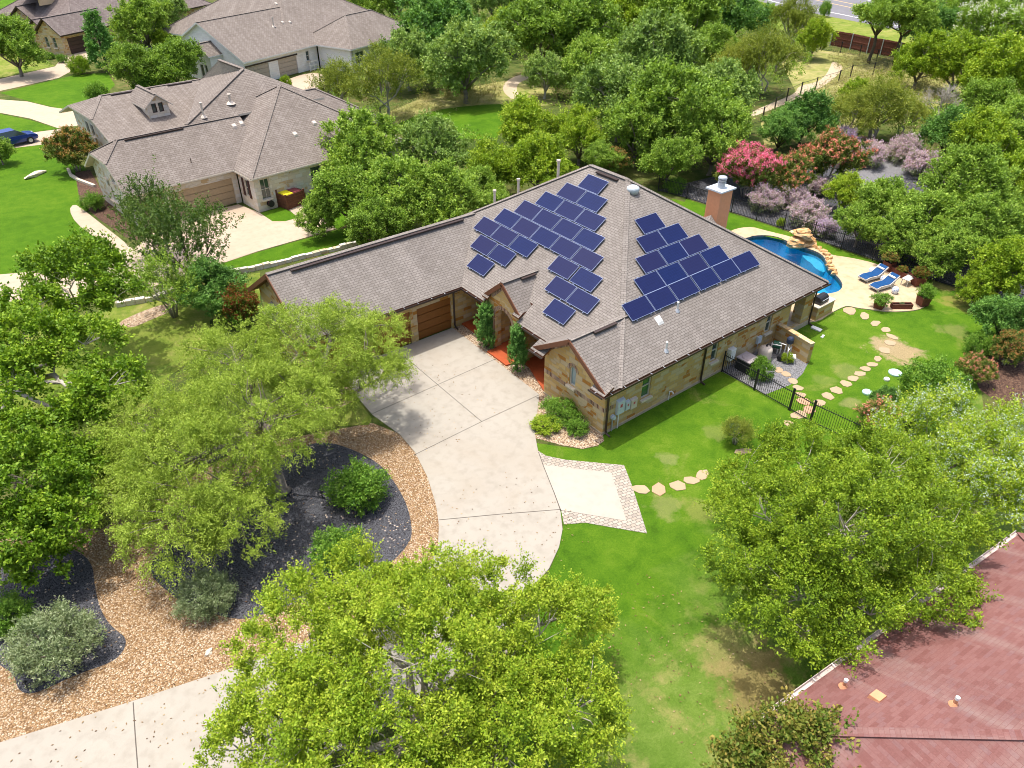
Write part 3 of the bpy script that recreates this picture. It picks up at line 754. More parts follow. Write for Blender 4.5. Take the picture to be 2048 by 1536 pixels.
wall(mb, (1.0, 12.95), (2.3, 12.95), WT)
def gatop(u):
    y = 19.2-u; return 5.31-.65*abs(y-16.055)-.2
gatop.knots = (19.2-16.055,)
wall(mb, (-9.0, 19.2), (-9.0, 13.25), gatop, [(2.2, 3.2, .9, 2.3)])
wall(mb, (17.2, 19.4), (-8.75, 19.4), WT)
wall(mb, (17.2, 5.0), (17.2, 19.15), WT, [(3.0, 5.5, .1, 2.3), (8, 9.5, .9, 2.3)])
wall(mb, (15.0, .25), (15.0, 5.0), WT, [(1.2, 3.4, .1, 2.3)]); wall(mb, (15.25, 5.0), (16.95, 5.0), WT)
mb.box(16.46, 17.36, .0, .62, 0, WT)                                    # corner pier of the patio
mb.box(16.6, 17.3, 4.4, 5.0, 0, WT)
mb.box(15.0, 16.46, -.02, .22, 0, .32)
wallo = mb.build('wall', M['stone'], house)
# entry front with its arch
mb = MB()
def etop(u):
    y = 10.05-u; return 4.63-.85*abs(y-8.72)-.16
etop.knots = (10.05-8.72,)
ac = 10.05-8.75; ar = .78
wall(mb, (.64, 10.05), (.64, 7.40), etop, [(ac-ar, ac+ar, 0, lambda u: 2.06+math.sqrt(max(0, ar*ar-(u-ac)**2)))], .45)
wall(mb, (2.3, 10.05), (1.09, 10.05), 3.2, (), .4); wall(mb, (1.09, 7.4), (2.3, 7.4), 3.2, (), .4)
mb.build('entry_porch', M['stone'], house)
mb = MB(); mb.box(2.34, 2.40, 8.2, 9.3, .1, 2.4); mb.build('door', M['wood'], house)
mb = MB(); mb.box(-.012, .0, .0, 4.45, 1.38, 1.62, 0); mb.build('brick_band', M['brick'], house)
mb = MB(); mb.box(0.0, .62, -.012, .0, 1.38, 1.62, 0); mb.build('brick_band', M['brick'], house)
for (x, y, z, r, h) in ((-.018, 2.33, 2.58, .25, .17), (.622, 8.75, 2.06, .80, .22)):   # arch voussoirs
    mb = MB(); k = 16
    for i in range(k):
        a, b = math.pi*i/k, math.pi*(i+.86)/k
        q = [(x, y+math.cos(t)*rr, z+math.sin(t)*rr) for t, rr in ((a, r), (a, r+h), (b, r+h), (b, r))]
        mb.hexa([(x+.03, *p[1:]) for p in q], q)
    mb.build('brick_arch', M['brick'], house)
for y in (9.66, 7.86):                                                    # brick courses beside the entry arch
    mb = MB(); mb.box(.62, .64, y-.13, y+.13, .2, 2.06, 0); mb.build('brick_quoin', M['brick'], house)
def rake(x, yc, za, s, half, off):
    for sg in (-1, 1):
        m_ = MB(); m_.bar((x, yc+sg*.05, za-off), (x, yc+sg*half, za-off-s*half), .02, .24, 0); m_.build('brick_rake', M['brick'], house)
rake(-.012, 2.175, 4.63, .65, 1.9, .34); rake(.626, 8.72, 4.63, .85, 1.05, .33); rake(-9.012, 16.055, 5.31, .65, 1.8, .36)
mb = MB()                                                                # raking fascia boards
for (x, yc, za, s, half) in ((-.53, 2.175, 4.63, .65, 2.63), (.49, 8.72, 4.635, .85, 1.5), (-9.48, 16.055, 5.315, .65, 3.67)):
    for sg in (-1, 1):
        mb = MB(); mb.bar((x, yc, za-.10), (x, yc+sg*half, za-.10-s*half), .05, .24, 0); mb.build('barge_board', M['fascia'], house)
mb = MB(); mb.box(-.02, 15, -.035, 0, -.05, .16); mb.box(-.035, -.0, 0, 4.45, -.05, .12); mb.box(14.98, 17.4, -.06, .0, -.05, .30); mb.box(15.0, 17.4, 0, 5, -.05, .28)
mb.build('footing', M['slab'], house)
for a, b, c, d in wins_r: window(house, (a, 0), (1, 0), b-a, c, d, 'glass_green' if a < 5 else 'glass')
window(house, (0, 2.56), (0, -1), .46, 1.66, 2.58, 'glass_blue', rail=False, arch=True)
window(house, (2.3, 11.7), (0, -1), .9, .9, 2.3, 'glass'); window(house, (2.3, 7.1), (0, -1), 1.0, .8, 2.3, 'glass', mull=2, frame='gutter')
window(house, (17.2, 12.9+.1), (0, 1), 1.5, .9, 2.3, 'glass')
window(house, (15.0, 3.8), (0, -1), 1.2, .9, 2.3, 'glass')
window(house, (-9.0, 17.0), (0, -1), 1.0, .9, 2.3, 'glass')
for a, b in gd: garage_door(house, (-9.0+a, 12.95), (1, 0), b-a, 2.13, 'garage')
for x, y, n in ((.16, 0, (0, -1)), (7.30, 0, (0, -1)), (17.36, 0, (0, -1)), (.12, 12.95, (0, -1))): downspout(house, x, y, HE-.1, n)
mb = MB()                                                                # small hood over the garage end window
mb.slab([(-9.7, 15.2, 2.55), (-9.0, 15.2, 2.95), (-9.0, 17.5, 2.95), (-9.7, 17.5, 2.55)][::-1], .08)
mb.build('window_hood', [M['roof'], M['fascia']], house)
# vents on the roof
def p1z(x, y): return HE+S_*(y-YE)
def p2z(x): return HE+S_*(x-XE)
for (x, y) in ((4.13, .08), (6.34, 1.45)):
    mb = MB(); z = p1z(x, y); mb.tube([(x, y, z-.1), (x, y, z+.42)], .05, 8, 0); mb.tube([(x, y, z+.42), (x, y, z+.5)], .06, 8, 0)
    mb.lathe([(.16, z-.06), (.07, z+.10)], 10, (x, y), 1); mb.build('vent_pipe', [M['white'], M['grey_metal']], house)
x, y = 4.9, 1.37; z = p1z(x, y); mb = MB()
mb.hexa([(x-.2, y-.2, z-.12), (x+.2, y-.2, z-.12), (x+.2, y+.2, z+.14), (x-.2, y+.2, z+.14)], [(x-.13, y-.13, z+.03), (x+.13, y-.13, z+.03), (x+.13, y+.13, z+.23), (x-.13, y+.13, z+.23)], 0)
mb.build('roof_vent', M['white'], house)
x, y = 8.84, 7.56; z = p1z(x, y); mb = MB()
mb.lathe([(.30, z-.1), (.36, z+.12), (.34, z+.22), (.22, z+.30), (.02, z+.33)], 18, (x, y)); mb.build('dome_vent', M['pale_box'], house, smooth=True)
for (px, py, h, r) in ((1117, 347, .85, .085), (1036, 380, .7, .075), (988, 402, .6, .075)):   # flues beyond the left hip
    t = min(np.linspace(0, 8.6, 200), key=lambda t: abs(1024+F_PX*np.dot(np.array((XE+t, 19.9-t, HE+.65*t))-CAM, RT)/depth_of((XE+t, 19.9-t, HE+.65*t))-px))
    x, y, z = XE+t+.25, 19.9-t+.3, HE+.65*t
    mb = MB(); mb.tube([(x, y, z-.3), (x, y, z+h)], r, 10, 0); mb.tube([(x, y, z+h), (x, y, z+h+.12)], r*1.5, 10, 0); mb.build('flue', M['beige'], house)
# chimney
cx0, cx1, cy0, cy1 = 17.25, 18.45, 7.72, 8.72
ch = MB(); ch.box(cx0, cx1, cy0, cy1, 0, 6.0); cho = ch.build('chimney', M['stucco'], house)
mb = MB(); mb.hexa([(cx0-.14, cy0-.14, 6.0), (cx1+.14, cy0-.14, 6.0), (cx1+.14, cy1+.14, 6.0), (cx0-.14, cy1+.14, 6.0)], [(cx0-.14, cy0-.14, 6.1), (cx1+.14, cy0-.14, 6.1), (cx1+.14, cy1+.14, 6.1), (cx0-.14, cy1+.14, 6.1)])
mb.build('chimney_cap', M['pale_box'], cho)
mb = MB(); xx, yy = (cx0+cx1)/2, (cy0+cy1)/2
mb.lathe([(.26, 6.1), (.22, 6.28), (.20, 6.34), (.27, 6.36), (.27, 6.44), (.20, 6.46), (.20, 6.52), (.27, 6.54), (.27, 6.62), (.18, 6.64), (.18, 6.70), (.30, 6.72), (.26, 6.80), (.02, 6.84)], 16, (xx, yy)); mb.build('flue_cap', M['grey_metal'], cho)
mb = MB()
mb.slab([(15.6, 7.2, 4.32), (17.25, 7.2, 3.6), (17.25, 8.2, 4.4), (16.0, 8.2, 4.4)], .06); mb.slab([(17.25, 9.2, 3.6), (15.6, 9.2, 4.32), (16.0, 8.2, 4.4), (17.25, 8.2, 4.4)], .06)
mb.build('roof_cricket', [M['roof'], M['fascia']], house)

# ------------------------------------------------------------------ solar panels (each one lies on the roof)
PL, PW = 1.66, 1.0
def panel_mesh():
    t = thing('solar_panel', 'x', 'solar panel')
    mb = MB(); f = .016
    mb.box(-PL/2, PL/2, -PW/2, -PW/2+f, -.02, .022); mb.box(-PL/2, PL/2, PW/2-f, PW/2, -.02, .022)
    mb.box(-PL/2, -PL/2+f, -PW/2+f, PW/2-f, -.02, .022); mb.box(PL/2-f, PL/2, -PW/2+f, PW/2-f, -.02, .022)
    for x in (-.5, .5): mb.box(x-.03, x+.03, -PW/2-.05, PW/2+.05, -.09, -.022)
    mb.build('frame', M['alu'], t)
    mb = MB(); mb.box(-PL/2+f, PL/2-f, -PW/2+f, PW/2-f, -.018, .016); mb.build('cells', M['solar'], t)
    return t
NUMW = ['first', 'second', 'third', 'fourth', 'fifth', 'sixth', 'seventh', 'eighth']
proto_panel = panel_mesh(); used = False
nn = math.hypot(1, S_)
front_rows = [(9.18, [9.88]), (8.15, [10.74, 9.01]), (7.09, [11.58, 9.86, 8.15]), (6.02, [12.45, 10.74, 9.0, 7.26]), (4.98, [13.3, 11.58, 9.87, 8.14, 6.4]), (3.92, [14.17, 12.45, 10.70, 7.27, 5.48]), (2.82, [13.25, 11.5, 6.4, 4.68]), (1.68, [12.29, 5.4])]
side_rows = [(7.31, [8.33]), (6.27, [7.60, 9.30]), (5.22, [6.72, 8.44, 10.12]), (4.17, [5.77, 7.46, 9.18, 10.93]), (3.17, [4.12, 5.82, 7.55, 9.30, 11.04, 12.72])]
def place_panel(mat, label, group):
    global used
    o = proto_panel if not used else copy_tree(proto_panel)
    used = True
    o.matrix_world = mat; o['label'] = label; o['group'] = group
nrm1 = Vector((0, -S_, 1)).normalized(); up1 = Vector((0, 1, S_)).normalized()
nrm2 = Vector((-S_, 0, 1)).normalized(); up2 = Vector((1, 0, S_)).normalized()
for r, (d, ys) in enumerate(front_rows):
    for k, y in enumerate(ys):
        base = Vector((XE, y, HE))+up2*d+nrm2*.13
        m = Matrix(((0, up2.x, nrm2.x), (-1, up2.y, nrm2.y), (0, up2.z, nrm2.z))).to_4x4(); m.translation = base
        w = 'alone at the top' if r == 0 else NUMW[k]+' from left'
        place_panel(m, 'blue solar panel on the front roof slope, %s of the %s row' % (w, NUMW[r]), 'solar panels on the front roof slope')
for r, (d, xs) in enumerate(side_rows):
    for k, x in enumerate(xs):
        base = Vector((x, YE, HE))+up1*d+nrm1*.13
        m = Matrix(((1, up1.x, nrm1.x), (0, up1.y, nrm1.y), (0, up1.z, nrm1.z))).to_4x4(); m.translation = base
        w = 'alone at the top' if r == 0 else NUMW[k]+' from left'
        place_panel(m, 'dark blue solar panel on the right-hand slope, %s of the %s row' % (w, NUMW[r]), 'solar panels on the right-hand roof slope')

# ------------------------------------------------------------------ neighbouring houses
def frame_at(px, py, deg, z=0.0):
    p = at(px, py, z); return (float(p[0]), float(p[1]), 0.0), math.radians(deg)
def to_local(fr, p):
    (ox, oy, _), a = fr; dx, dy = p[0]-ox, p[1]-oy
    return (math.cos(a)*dx+math.sin(a)*dy, -math.sin(a)*dx+math.cos(a)*dy, p[2])
def gtopf(L, yc, zr, s, drop=.2, cap=99):
    f = lambda u: min(zr-s*abs(u-yc)-drop, cap)
    f.knots = (yc,); return f
def pipe(parent, x, y, z, h=.5, r=.06, mat='beige', name='vent_pipe'):
    mb = MB(); mb.tube([(x, y, z-.25), (x, y, z+h)], r, 8, 0); mb.tube([(x, y, z+h), (x, y, z+h+.1)], r*1.5, 8, 0)
    mb.lathe([(r*3.5, z-.1), (r*1.4, z+.1)], 10, (x, y), 0)
    mb.build(name, M[mat], parent)
def boxvent(parent, x, y, z, s, mat='beige'):
    mb = MB(); q = .18
    mb.hexa([(x-q, y-q, z-.12), (x+q, y-q, z-.12), (x+q, y+q, z+.1), (x-q, y+q, z+.1)], [(x-q*.8, y-q*.8, z+.06), (x+q*.8, y-q*.8, z+.06), (x+q*.8, y+q*.8, z+.2), (x-q*.8, y+q*.8, z+.2)])
    mb.build('roof_vent', M[mat], parent)
def shutters(parent, x, y, d, w, z0, z1):
    for u in (-.34, w+.04):
        p = np.array((x, y, 0))+np.array((d[0], d[1], 0))*u; n = np.array((d[1], -d[0], 0))
        mb = MB(); q = p+np.array((d[0], d[1], 0))*.3
        mb.bar(p+n*.03+np.array((0, 0, (z0+z1)/2)), q+n*.03+np.array((0, 0, (z0+z1)/2)), .05, z1-z0, 0)
        for k in range(8):
            z = z0+.1+(z1-z0-.2)*k/7; mb.bar(p+np.array((d[0], d[1], 0))*.05+n*.06+np.array((0, 0, z)), q-np.array((d[0], d[1], 0))*.05+n*.06+np.array((0, 0, z)), .02, .05, 0)
        mb.build('shutter', M['shutter'], parent)

# tan-roofed pale stone house behind
fr1 = frame_at(519, 425, 4.5)
n1 = thing('stone_house', 'pale limestone house with tan shingle roof and wide tan garage door', 'house', *fr1)
mb = MB(); s1 = .6
gable_roof(mb, -8.75, 3.0, 2.62, 11.7, 2.9, s1, 'x', 1.05, 0)
gable_roof(mb, -.25, 14.3, -.28, 14.4, 2.9, s1+.012, 'x', None, None)
gable_roof(mb, 6, 16.9, 6.3, 15.4, 2.9, s1, 'x', 0, None)
d0, d1 = (-3.4, 21.6, 5.6), (6, 21.6, 5.6)
mb.slab([(-5.6, 13.5, 3.0), (9, 13.5, 3.0), (9, 21.6, 5.6), d0, (-5.6, 18.3, 4.54)], .15); mb.slab([(-1.5, 7.25, 3), (6, 21.3, 3), (6, 21.3, 5.5), (-1.5, 7.25, 5.62)][::-1], .02); mb.slab([d1, (6, 29, 3.1), (-5.6, 29, 3.1), (-5.6, 24.8, 4.52), d0], .15); mb.slab([(-5.6, 24.8, 4.52), (-5.6, 18.3, 4.54), d0], .15)
for a, b in ((d0, d1), ((-5.6, 18.3, 4.54), d0)): mb.bar(np.array(a)+(0, 0, .02), np.array(b)+(0, 0, .02), .28, .03)
f1, f2, f3, f4 = (-1.5, 7.25, 5.66), (6, 11.4, 8.15), (6, 16.2, 8.15), (-1.5, 20.4, 5.66)
mb.slab([f1, (11.2, 7.25, 5.66), f2], .15); mb.slab([(6, 21.5, 5.62), f1, f2], .15); mb.slab([(6, 21.5, 5.62), f2, f3], .15); mb.slab([(11.2, 7.25, 5.66), (11.2, 20.4, 5.66), f3, f2], .15); mb.slab([(11.2, 20.4, 5.66), (6, 21.5, 5.62), f3], .15)
for a, b in ((f1, f2), (f2, f3)): mb.bar(np.array(a)+(0, 0, .03), np.array(b)+(0, 0, .03), .3, .06, 0)
gable_roof(mb, -1.45, 1.05, 16.6, 21.0, 5.05, .85, 'y', 0, 0, .1)
n1r = mb.build('roof', [M['roof_tan'], M['frame']], n1)
mb = MB()
wall(mb, (-8.2, 3.0), (0, 3.0), 2.72, [(2.55, 7.75, 0, 2.15), (.2, 2.1, 0, 2.15)], .25)
wall(mb, (0, 2.75), (0, .25), 2.72, [(.95, 1.6, .95, 2.3)]); wall(mb, (0, 0), (14, 0), 2.72, [(.5, 1.3, .9, 2.55), (5, 6, .9, 2.5), (9, 10, .9, 2.5)])
wall(mb, (-8.2, 11.3), (-8.2, 3.25), gtopf(8, 11.3-7.16, 5.62, s1, .2, 4.35), [(2.5, 3.2, 2.6, 3.6), (4.2, 4.9, 2.6, 3.6), (2.6, 3.6, .8, 2.0)])
wall(mb, (14, .25), (14, 7), 2.72); wall(mb, (14, 7), (16.4, 7), 2.72); wall(mb, (16.4, 7), (16.4, 15), 2.72); wall(mb, (16.4, 15), (-4, 15.0), 2.72)
wall(mb, (-5.1, 25.7), (-5.1, 17.5), gtopf(8, 25.7-21.6, 5.5, .33, .2, 4.25), [(3, 3.8, 2.4, 3.5), (4.4, 5.2, 2.4, 3.5)])
wall(mb, (-5.1, 17.5), (-5.1, 13.8), 2.8); wall(mb, (7, 25.7), (-4.85, 25.7), 2.72)
wall(mb, (-1.15, 16.9), (.75, 16.9), gtopf(2, .95, 6.1, .85, .12), [(.42, .85, 4.5, 5.3), (1.02, 1.45, 4.5, 5.3)], .2, 3.2); wall(mb, (.55, 17.1), (.55, 20), 5.1, (), .2, 3.2); wall(mb, (-1.15, 20), (-1.15, 17.1), 5.1, (), .2, 3.2)
mb.build('wall', M['stone_pale'], n1)
garage_door(n1, (-5.65, 3.0), (1, 0), 5.2, 2.15, 'garage_tan'); garage_door(n1, (-8.0, 3.0), (1, 0), 1.9, 2.15, 'garage_tan')
window(n1, (.5, 0), (1, 0), .8, .9, 2.55, 'glass', mull=1); window(n1, (5, 0), (1, 0), 1, .9, 2.5, 'glass'); window(n1, (9, 0), (1, 0), 1, .9, 2.5, 'glass')
window(n1, (0, 1.8), (0, -1), .65, .95, 2.3, 'glass', sill=False); shutters(n1, 0, 1.8, (0, -1), .65, .9, 2.35)
for a, z0, z1 in ((2.5, 2.6, 3.6), (4.2, 2.6, 3.6), (2.6, .8, 2.0)): window(n1, (-8.2, 11.3-a), (0, -1), .7 if z0 > 2 else 1.0, z0, z1, 'glass', rail=False)
for a in (3, 4.4): window(n1, (-5.1, 25.7-a), (0, -1), .8, 2.4, 3.5, 'glass', rail=False)
for a in (.42, 1.02): window(n1, (-1.15+a, 16.9), (1, 0), .43, 4.5, 5.3, 'glass', rail=False, sill=False, frame='shutter')
for p, q in (((-8.7, 2.6, 2.9), (-.3, 2.6, 2.9)), ((-.27, 2.6, 2.9), (-.27, -.3, 2.9)), ((-.27, -.3, 2.9), (14.3, -.3, 2.9))): mb = MB(); gutter(mb, p, q, .11); mb.build('gutter', [M['frame'], M['frame']], n1)
for p, q in (((-6.5, 6.93, 5.55), (-1.9, 6.93, 5.55)), ((-2.6, 21.35, 5.58), (1, 21.35, 5.58)), ((2.6, 21.35, 5.58), (5, 21.35, 5.58)), ((6.2, 11.8, 8.14), (6.2, 14, 8.14))): mb = MB(); mb.bar(p, q, .2, .07, 0); mb.build('ridge_vent', M['gutter'], n1)
pipe(n1, .2, 7.6, 5.95, 1.0, .08, 'beige', 'flue'); pipe(n1, 3.0, 8.4, 6.4, .6, .12, 'beige', 'flue')
for x, y in ((2.0, 6.2), (2.7, 6.3)): boxvent(n1, x, y, 2.9+s1*(y-2.62)+.03, s1)
for x, y in ((5.4, 2.4), (7.6, 3.0)): boxvent(n1, x, y, 2.9+.612*(y+.28)+.03, s1)
mb = MB(); mb.tube([(-2.95, 4.0, 3.6), (-2.95, 4.0, 4.1)], .03, 6, 0); mb.build('vent_pipe', M['gutter'], n1)

# white house at the top
fr2 = frame_at(537.5, 160, 21)
n2 = thing('white_house', 'white brick house with beige double and single garage doors', 'house', *fr2)
mb = MB()
gable_roof(mb, 3.5, 27, -.9, 25, 3.0, .56, 'x', None, None)
gable_roof(mb, -4.4, 12, -1.1, 13.4, 3.0, .53, 'x', 0, 0)
gable_roof(mb, 8.3, 23.5, -7.2, 2.6, 3.0, .62, 'x', None, None)
gable_roof(mb, -6.2, 0, 2.9, 6.3, 3.5, .8, 'x', 0, 0, .12)
n2r = mb.build('roof', [M['roof_tan'], M['white']], n2)
mb = MB()
wall(mb, (-4.0, -.6), (8.75, -.6), 2.8, [(.1, 3.9, 0, 2.2), (5.5, 8.85, 0, 2.2), (10.6, 11.2, 1.2, 2.4)])
wall(mb, (-4.0, 12.9), (-4.0, -.35), gtopf(13, 12.9-6.15, 6.85, .53), [(9.3, 9.9, 1.3, 2.3), (10.2, 10.8, 1.3, 2.3), (3.2, 4.6, .3, 2.6)])
wall(mb, (8.75, -.85), (8.75, -6.75), 2.8); wall(mb, (8.75, -6.75), (11.9, -6.75), 2.8, [(.7, 2.4, .8, 2.4)])
wall(mb, (11.9, -6.75), (23, -6.75), 2.8); wall(mb, (23, -6.5), (23, 24.5), 2.8); wall(mb, (-4, 12.9), (4.2, 12.9), 2.8)
wall(mb, (26, 24.5), (9, 24.5), 2.8); wall(mb, (9, 24.5), (9, 13.1), 2.8)
wall(mb, (-5.9, 6.1), (-5.9, 3.1), gtopf(3, 1.5, 4.85, .8, .14), [(.9, 1.5, .2, 2.4), (1.7, 2.2, .2, 2.4)], .3)
wall(mb, (-5.6, 3.1), (-4, 3.1), 3.4); wall(mb, (-4, 6.1), (-5.6, 6.1), 3.4)
mb.build('wall', M['white_wall'], n2)
garage_door(n2, (-3.9, -.6), (1, 0), 3.8, 2.2, 'garage_grey'); garage_door(n2, (1.5, -.6), (1, 0), 3.35, 2.2, 'garage_grey')
window(n2, (6.6, -.6), (1, 0), .6, 1.2, 2.4, 'glass'); window(n2, (9.45, -6.75), (1, 0), 1.7, .8, 2.4, 'glass', mull=1, frame='white')
for a in (9.3, 10.2): window(n2, (-4, 12.9-a), (0, -1), .6, 1.3, 2.3, 'glass', sill=False)
window(n2, (-4, 9.7), (0, -1), 1.4, .3, 2.6, 'glass', rail=False, sill=False)
for a in (.9, 1.7): window(n2, (-5.9, 6.1-a), (0, -1), .55, .2, 2.4, 'glass', rail=False, sill=False)
mb = MB()
for x, y in ((4.0, 24.3), (4.0, 19.5), (4.0, 15)): mb.box(x-.12, x+.12, y-.12, y+.12, .8, 2.85, 0); mb.box(x-.25, x+.25, y-.25, y+.25, 0, .8, 1)
mb.build('porch_post', [M['wood'], M['white']], n2)
mb = MB(); mb.box(-3.95, 5.0, -.66, -.60, 2.24, 2.42, 0); mb.build('door_lintel', M['gutter'], n2)
pipe(n2, 5.3, 3.2, 5.3, 1.0, .09, 'beige', 'flue')
for x, y in ((7.2, 3.4), (8.3, 3.2), (9.5, 6.5)): boxvent(n2, x, y, max(3+.53*(y+1.1), 3+.56*(y+.9))+.04, .53)

# golden stone house, top left corner
fr3 = frame_at(145, 107, 30)
n3 = thing('stone_house', 'golden stone house with dark brown garage door in the top left corner', 'house', *fr3)
mb = MB()
gable_roof(mb, -1.9, 8, -1.0, 4.3, 2.75, .8, 'x', 0, 0)
gable_roof(mb, .3, 30, -.99, 19, 2.75, .6, 'x', None, None)
gable_roof(mb, 1.4, 14, 6.4, 14.2, 2.75, .7, 'x', 0, 0)
gable_roof(mb, -.4, 8, 4.0, 7.2, 2.95, .8, 'x', 0, 0, .14)
mb.build('roof', [M['roof_dark'], M['gutter']], n3)
mb = MB()
wall(mb, (-1.45, -.5), (28, -.5), 2.55, [(.85, 3.9, 0, 2.15)])
wall(mb, (-1.45, 3.8), (-1.45, -.25), gtopf(4, 2.15, 4.85, .8), [(.9, 1.55, .9, 2.3), (2.4, 3.05, .9, 2.3)])
wall(mb, (1.9, 13.8), (1.9, 6.8), gtopf(7, 3.5, 5.45, .7), [(3.2, 4.0, .9, 2.4)]); wall(mb, (0, 6.9), (0, 3.8), gtopf(3, 1.3, 4.2, .8)); wall(mb, (1.9, 6.8), (.2, 6.9), 2.6)
wall(mb, (28, 18.5), (2, 18.5), 2.55); wall(mb, (2.1, 18.5), (2.1, 14), 2.55)
mb.build('wall', M['stone_gold'], n3)
garage_door(n3, (-.6, -.5), (1, 0), 3.05, 2.15, 'garage_dark')
for a in (.9, 2.4): window(n3, (-1.45, 3.8-a), (0, -1), .65, .9, 2.3, 'glass')
window(n3, (1.9, 10.6), (0, -1), .8, .9, 2.4, 'glass')
q = to_local(fr3, at(118, 22, 6.4)); mb = MB()                       # stucco gable on the roof slope
yq = 8.2; xq = 5.0
wall(mb, (xq-2.0, yq-1.2), (xq+2.2, yq-1.2), gtopf(4, 2.1, 8.9, .9, .1), (), .3, 5.5); mb.build('roof_gable', M['stucco_tan'], n3)
mb = MB(); gable_roof(mb, xq-2.5, xq+2.7, yq-1.5, yq+5, 6.6, .88, 'y', 0, 0, .12); mb.build('gable_roof', [M['roof_dark'], M['gutter']], n3)
for x, y in ((9.5, 6.5), (12, 6), (12.6, 7.2)): boxvent(n3, x, y, 2.75+.6*(y+1)+.05, .6, 'white')

# red roofed house, bottom right corner
fr4 = ((*[float(v) for v in at(2035, 1070, 3.0)[:2]], 0.0), math.radians(-6))
n4 = thing('red_roofed_house', 'house with a red shingle hip roof and pale gutter in the bottom right corner', 'house', *fr4)
mb = MB(); gable_roof(mb, -13.9, .18, -12.5, 0, 3.0, .5, 'x', None, None)
mb.build('roof', [M['roof_red'], M['white']], n4)
M['gutter_pale'] = plain('pale_pink_gutter', (.50, .41, .37), .6)
for p, q in (((-13.9, .02, 3.02), (.18, .02, 3.02)), ((-13.92, -12.5, 3.02), (-13.92, 0, 3.02))):
    mb = MB(); gutter(mb, q if p[1] > 0 else p, p if p[1] > 0 else q); mb.build('gutter', [M['gutter_pale'], M['white']], n4)
mb = MB(); wall(mb, (-.4, -.5), (-13.4, -.5), 2.8, [(3, 4.2, .9, 2.3), (8, 9.2, .9, 2.3)]); wall(mb, (-13.4, -.5), (-13.4, -12), 2.8); wall(mb, (-13.4, -12), (-.4, -12), 2.8); wall(mb, (-.4, -12), (-.4, -.5), 2.8)
mb.build('wall', M['stone_gold'], n4)
window(n4, (-3.4, -.5), (-1, 0), 1.2, .9, 2.3, 'glass'); window(n4, (-8.4, -.5), (-1, 0), 1.2, .9, 2.3, 'glass')
for px, py in ((1687, 1372), (1908, 1408)):
    for z in np.linspace(3, 6, 61):
        q = to_local(fr4, at(px, py, z))
        if 3+.5*(-q[1]) <= z: break
    mb = MB(); mb.tube([(q[0], q[1], q[2]-.2), (q[0], q[1], q[2]+.22)], .055, 8, 1); mb.tube([(q[0], q[1], q[2]+.22), (q[0], q[1], q[2]+.32)], .06, 8, 0); mb.lathe([(.14, q[2]-.03), (.07, q[2]+.07)], 10, (q[0], q[1]), 1)
    mb.build('vent_pipe', [M['white'], M['stucco']], n4)
for z in np.linspace(3, 6, 61):
    q = to_local(fr4, at(1755, 1394, z))
    if 3+.5*(-q[1]) <= z: break
mb = MB(); x, y, z = q
mb.hexa([(x-.2, y-.18, z-.02), (x+.2, y-.18, z-.02), (x+.2, y+.18, z-.2), (x-.2, y+.18, z-.2)], [(x-.16, y-.14, z+.12), (x+.16, y-.14, z+.12), (x+.16, y+.16, z+.04), (x-.16, y+.16, z+.04)])
mb.build('roof_vent', M['stucco'], n4)

# ------------------------------------------------------------------ pool
def ring_inset(pts, d):
    c = np.mean(pts, 0); out = []
    for p in pts:
        v = np.array(p)-c; L = np.linalg.norm(v); out.append(tuple(c+v*(1-d/L)))
    return out
mb = MB(); n = len(pool); inner = ring_inset(pool, .25)
for i in range(n):
    j = (i+1) % n
    a, b = pool[i], pool[j]; c, d = inner[j], inner[i]
    mb.face([(a[0], a[1], .06), (b[0], b[1], .06), (b[0], b[1], -.30), (a[0], a[1], -.30)], 1)
    mb.face([(a[0], a[1], -.30), (b[0], b[1], -.30), (c[0], c[1], -1.3), (d[0], d[1], -1.3)], 0)
basin = thing('swimming_pool', 'blue freeform swimming pool behind the house', 'swimming pool')
mb.build('basin_wall', [M['plaster'], M['tile']], basin, smooth=False)
sheet('basin_floor', inner, -1.3, M['plaster'], kind=None, parent=basin)
ledge = [g2(*R5(*q)) for q in [(645, 312), (700, 322), (740, 334), (784, 366), (795, 402), (800, 425), (770, 415), (735, 395), (712, 365), (680, 345)]]
mb = MB(); mb.prism(chaikin(ledge, 1), -1.3, -.42); mb.build('tanning_ledge', M['plaster_light'], basin)
sheet('water', pool, -.10, M['water'], kind='structure')

def rock_mesh(rng, sx, sy, sz):
    import bmesh
    bm = bmesh.new(); bmesh.ops.create_icosphere(bm, subdivisions=2, radius=1)
    ph = [rng.uniform(0, 6) for _ in range(6)]
    for v in bm.verts:
        c = v.co; k = 1+.16*math.sin(3*c.x+ph[0]+2*c.y)+.12*math.sin(4*c.y+ph[1]+3*c.z)+.08*math.sin(7*c.x+ph[2])*math.sin(6*c.y+ph[3])+rng.uniform(-.11, .11)
        v.co = (c.x*k*sx, c.y*k*sy, max(-.5, min(.75, c.z*k))*sz)
    return bm
def rock(name, x, y, z, sx, sy, sz, mat, seed, rz=0, parent=None):
    rng = random.Random(seed); bm = rock_mesh(rng, sx, sy, sz); me = bpy.data.meshes.new(name); bm.to_mesh(me); bm.free()
    me.materials.append(mat); o = bpy.data.objects.new(name, me); COL.objects.link(o); o.location = (x, y, z); o.rotation_euler = (0, 0, rz)
    if parent: o.parent = parent
    return o
fx, fy = g2(*R5(632, 285))
fall = thing('rock_waterfall', 'stacked orange sandstone waterfall at the edge of the pool', 'rock waterfall', (fx, fy, 0))
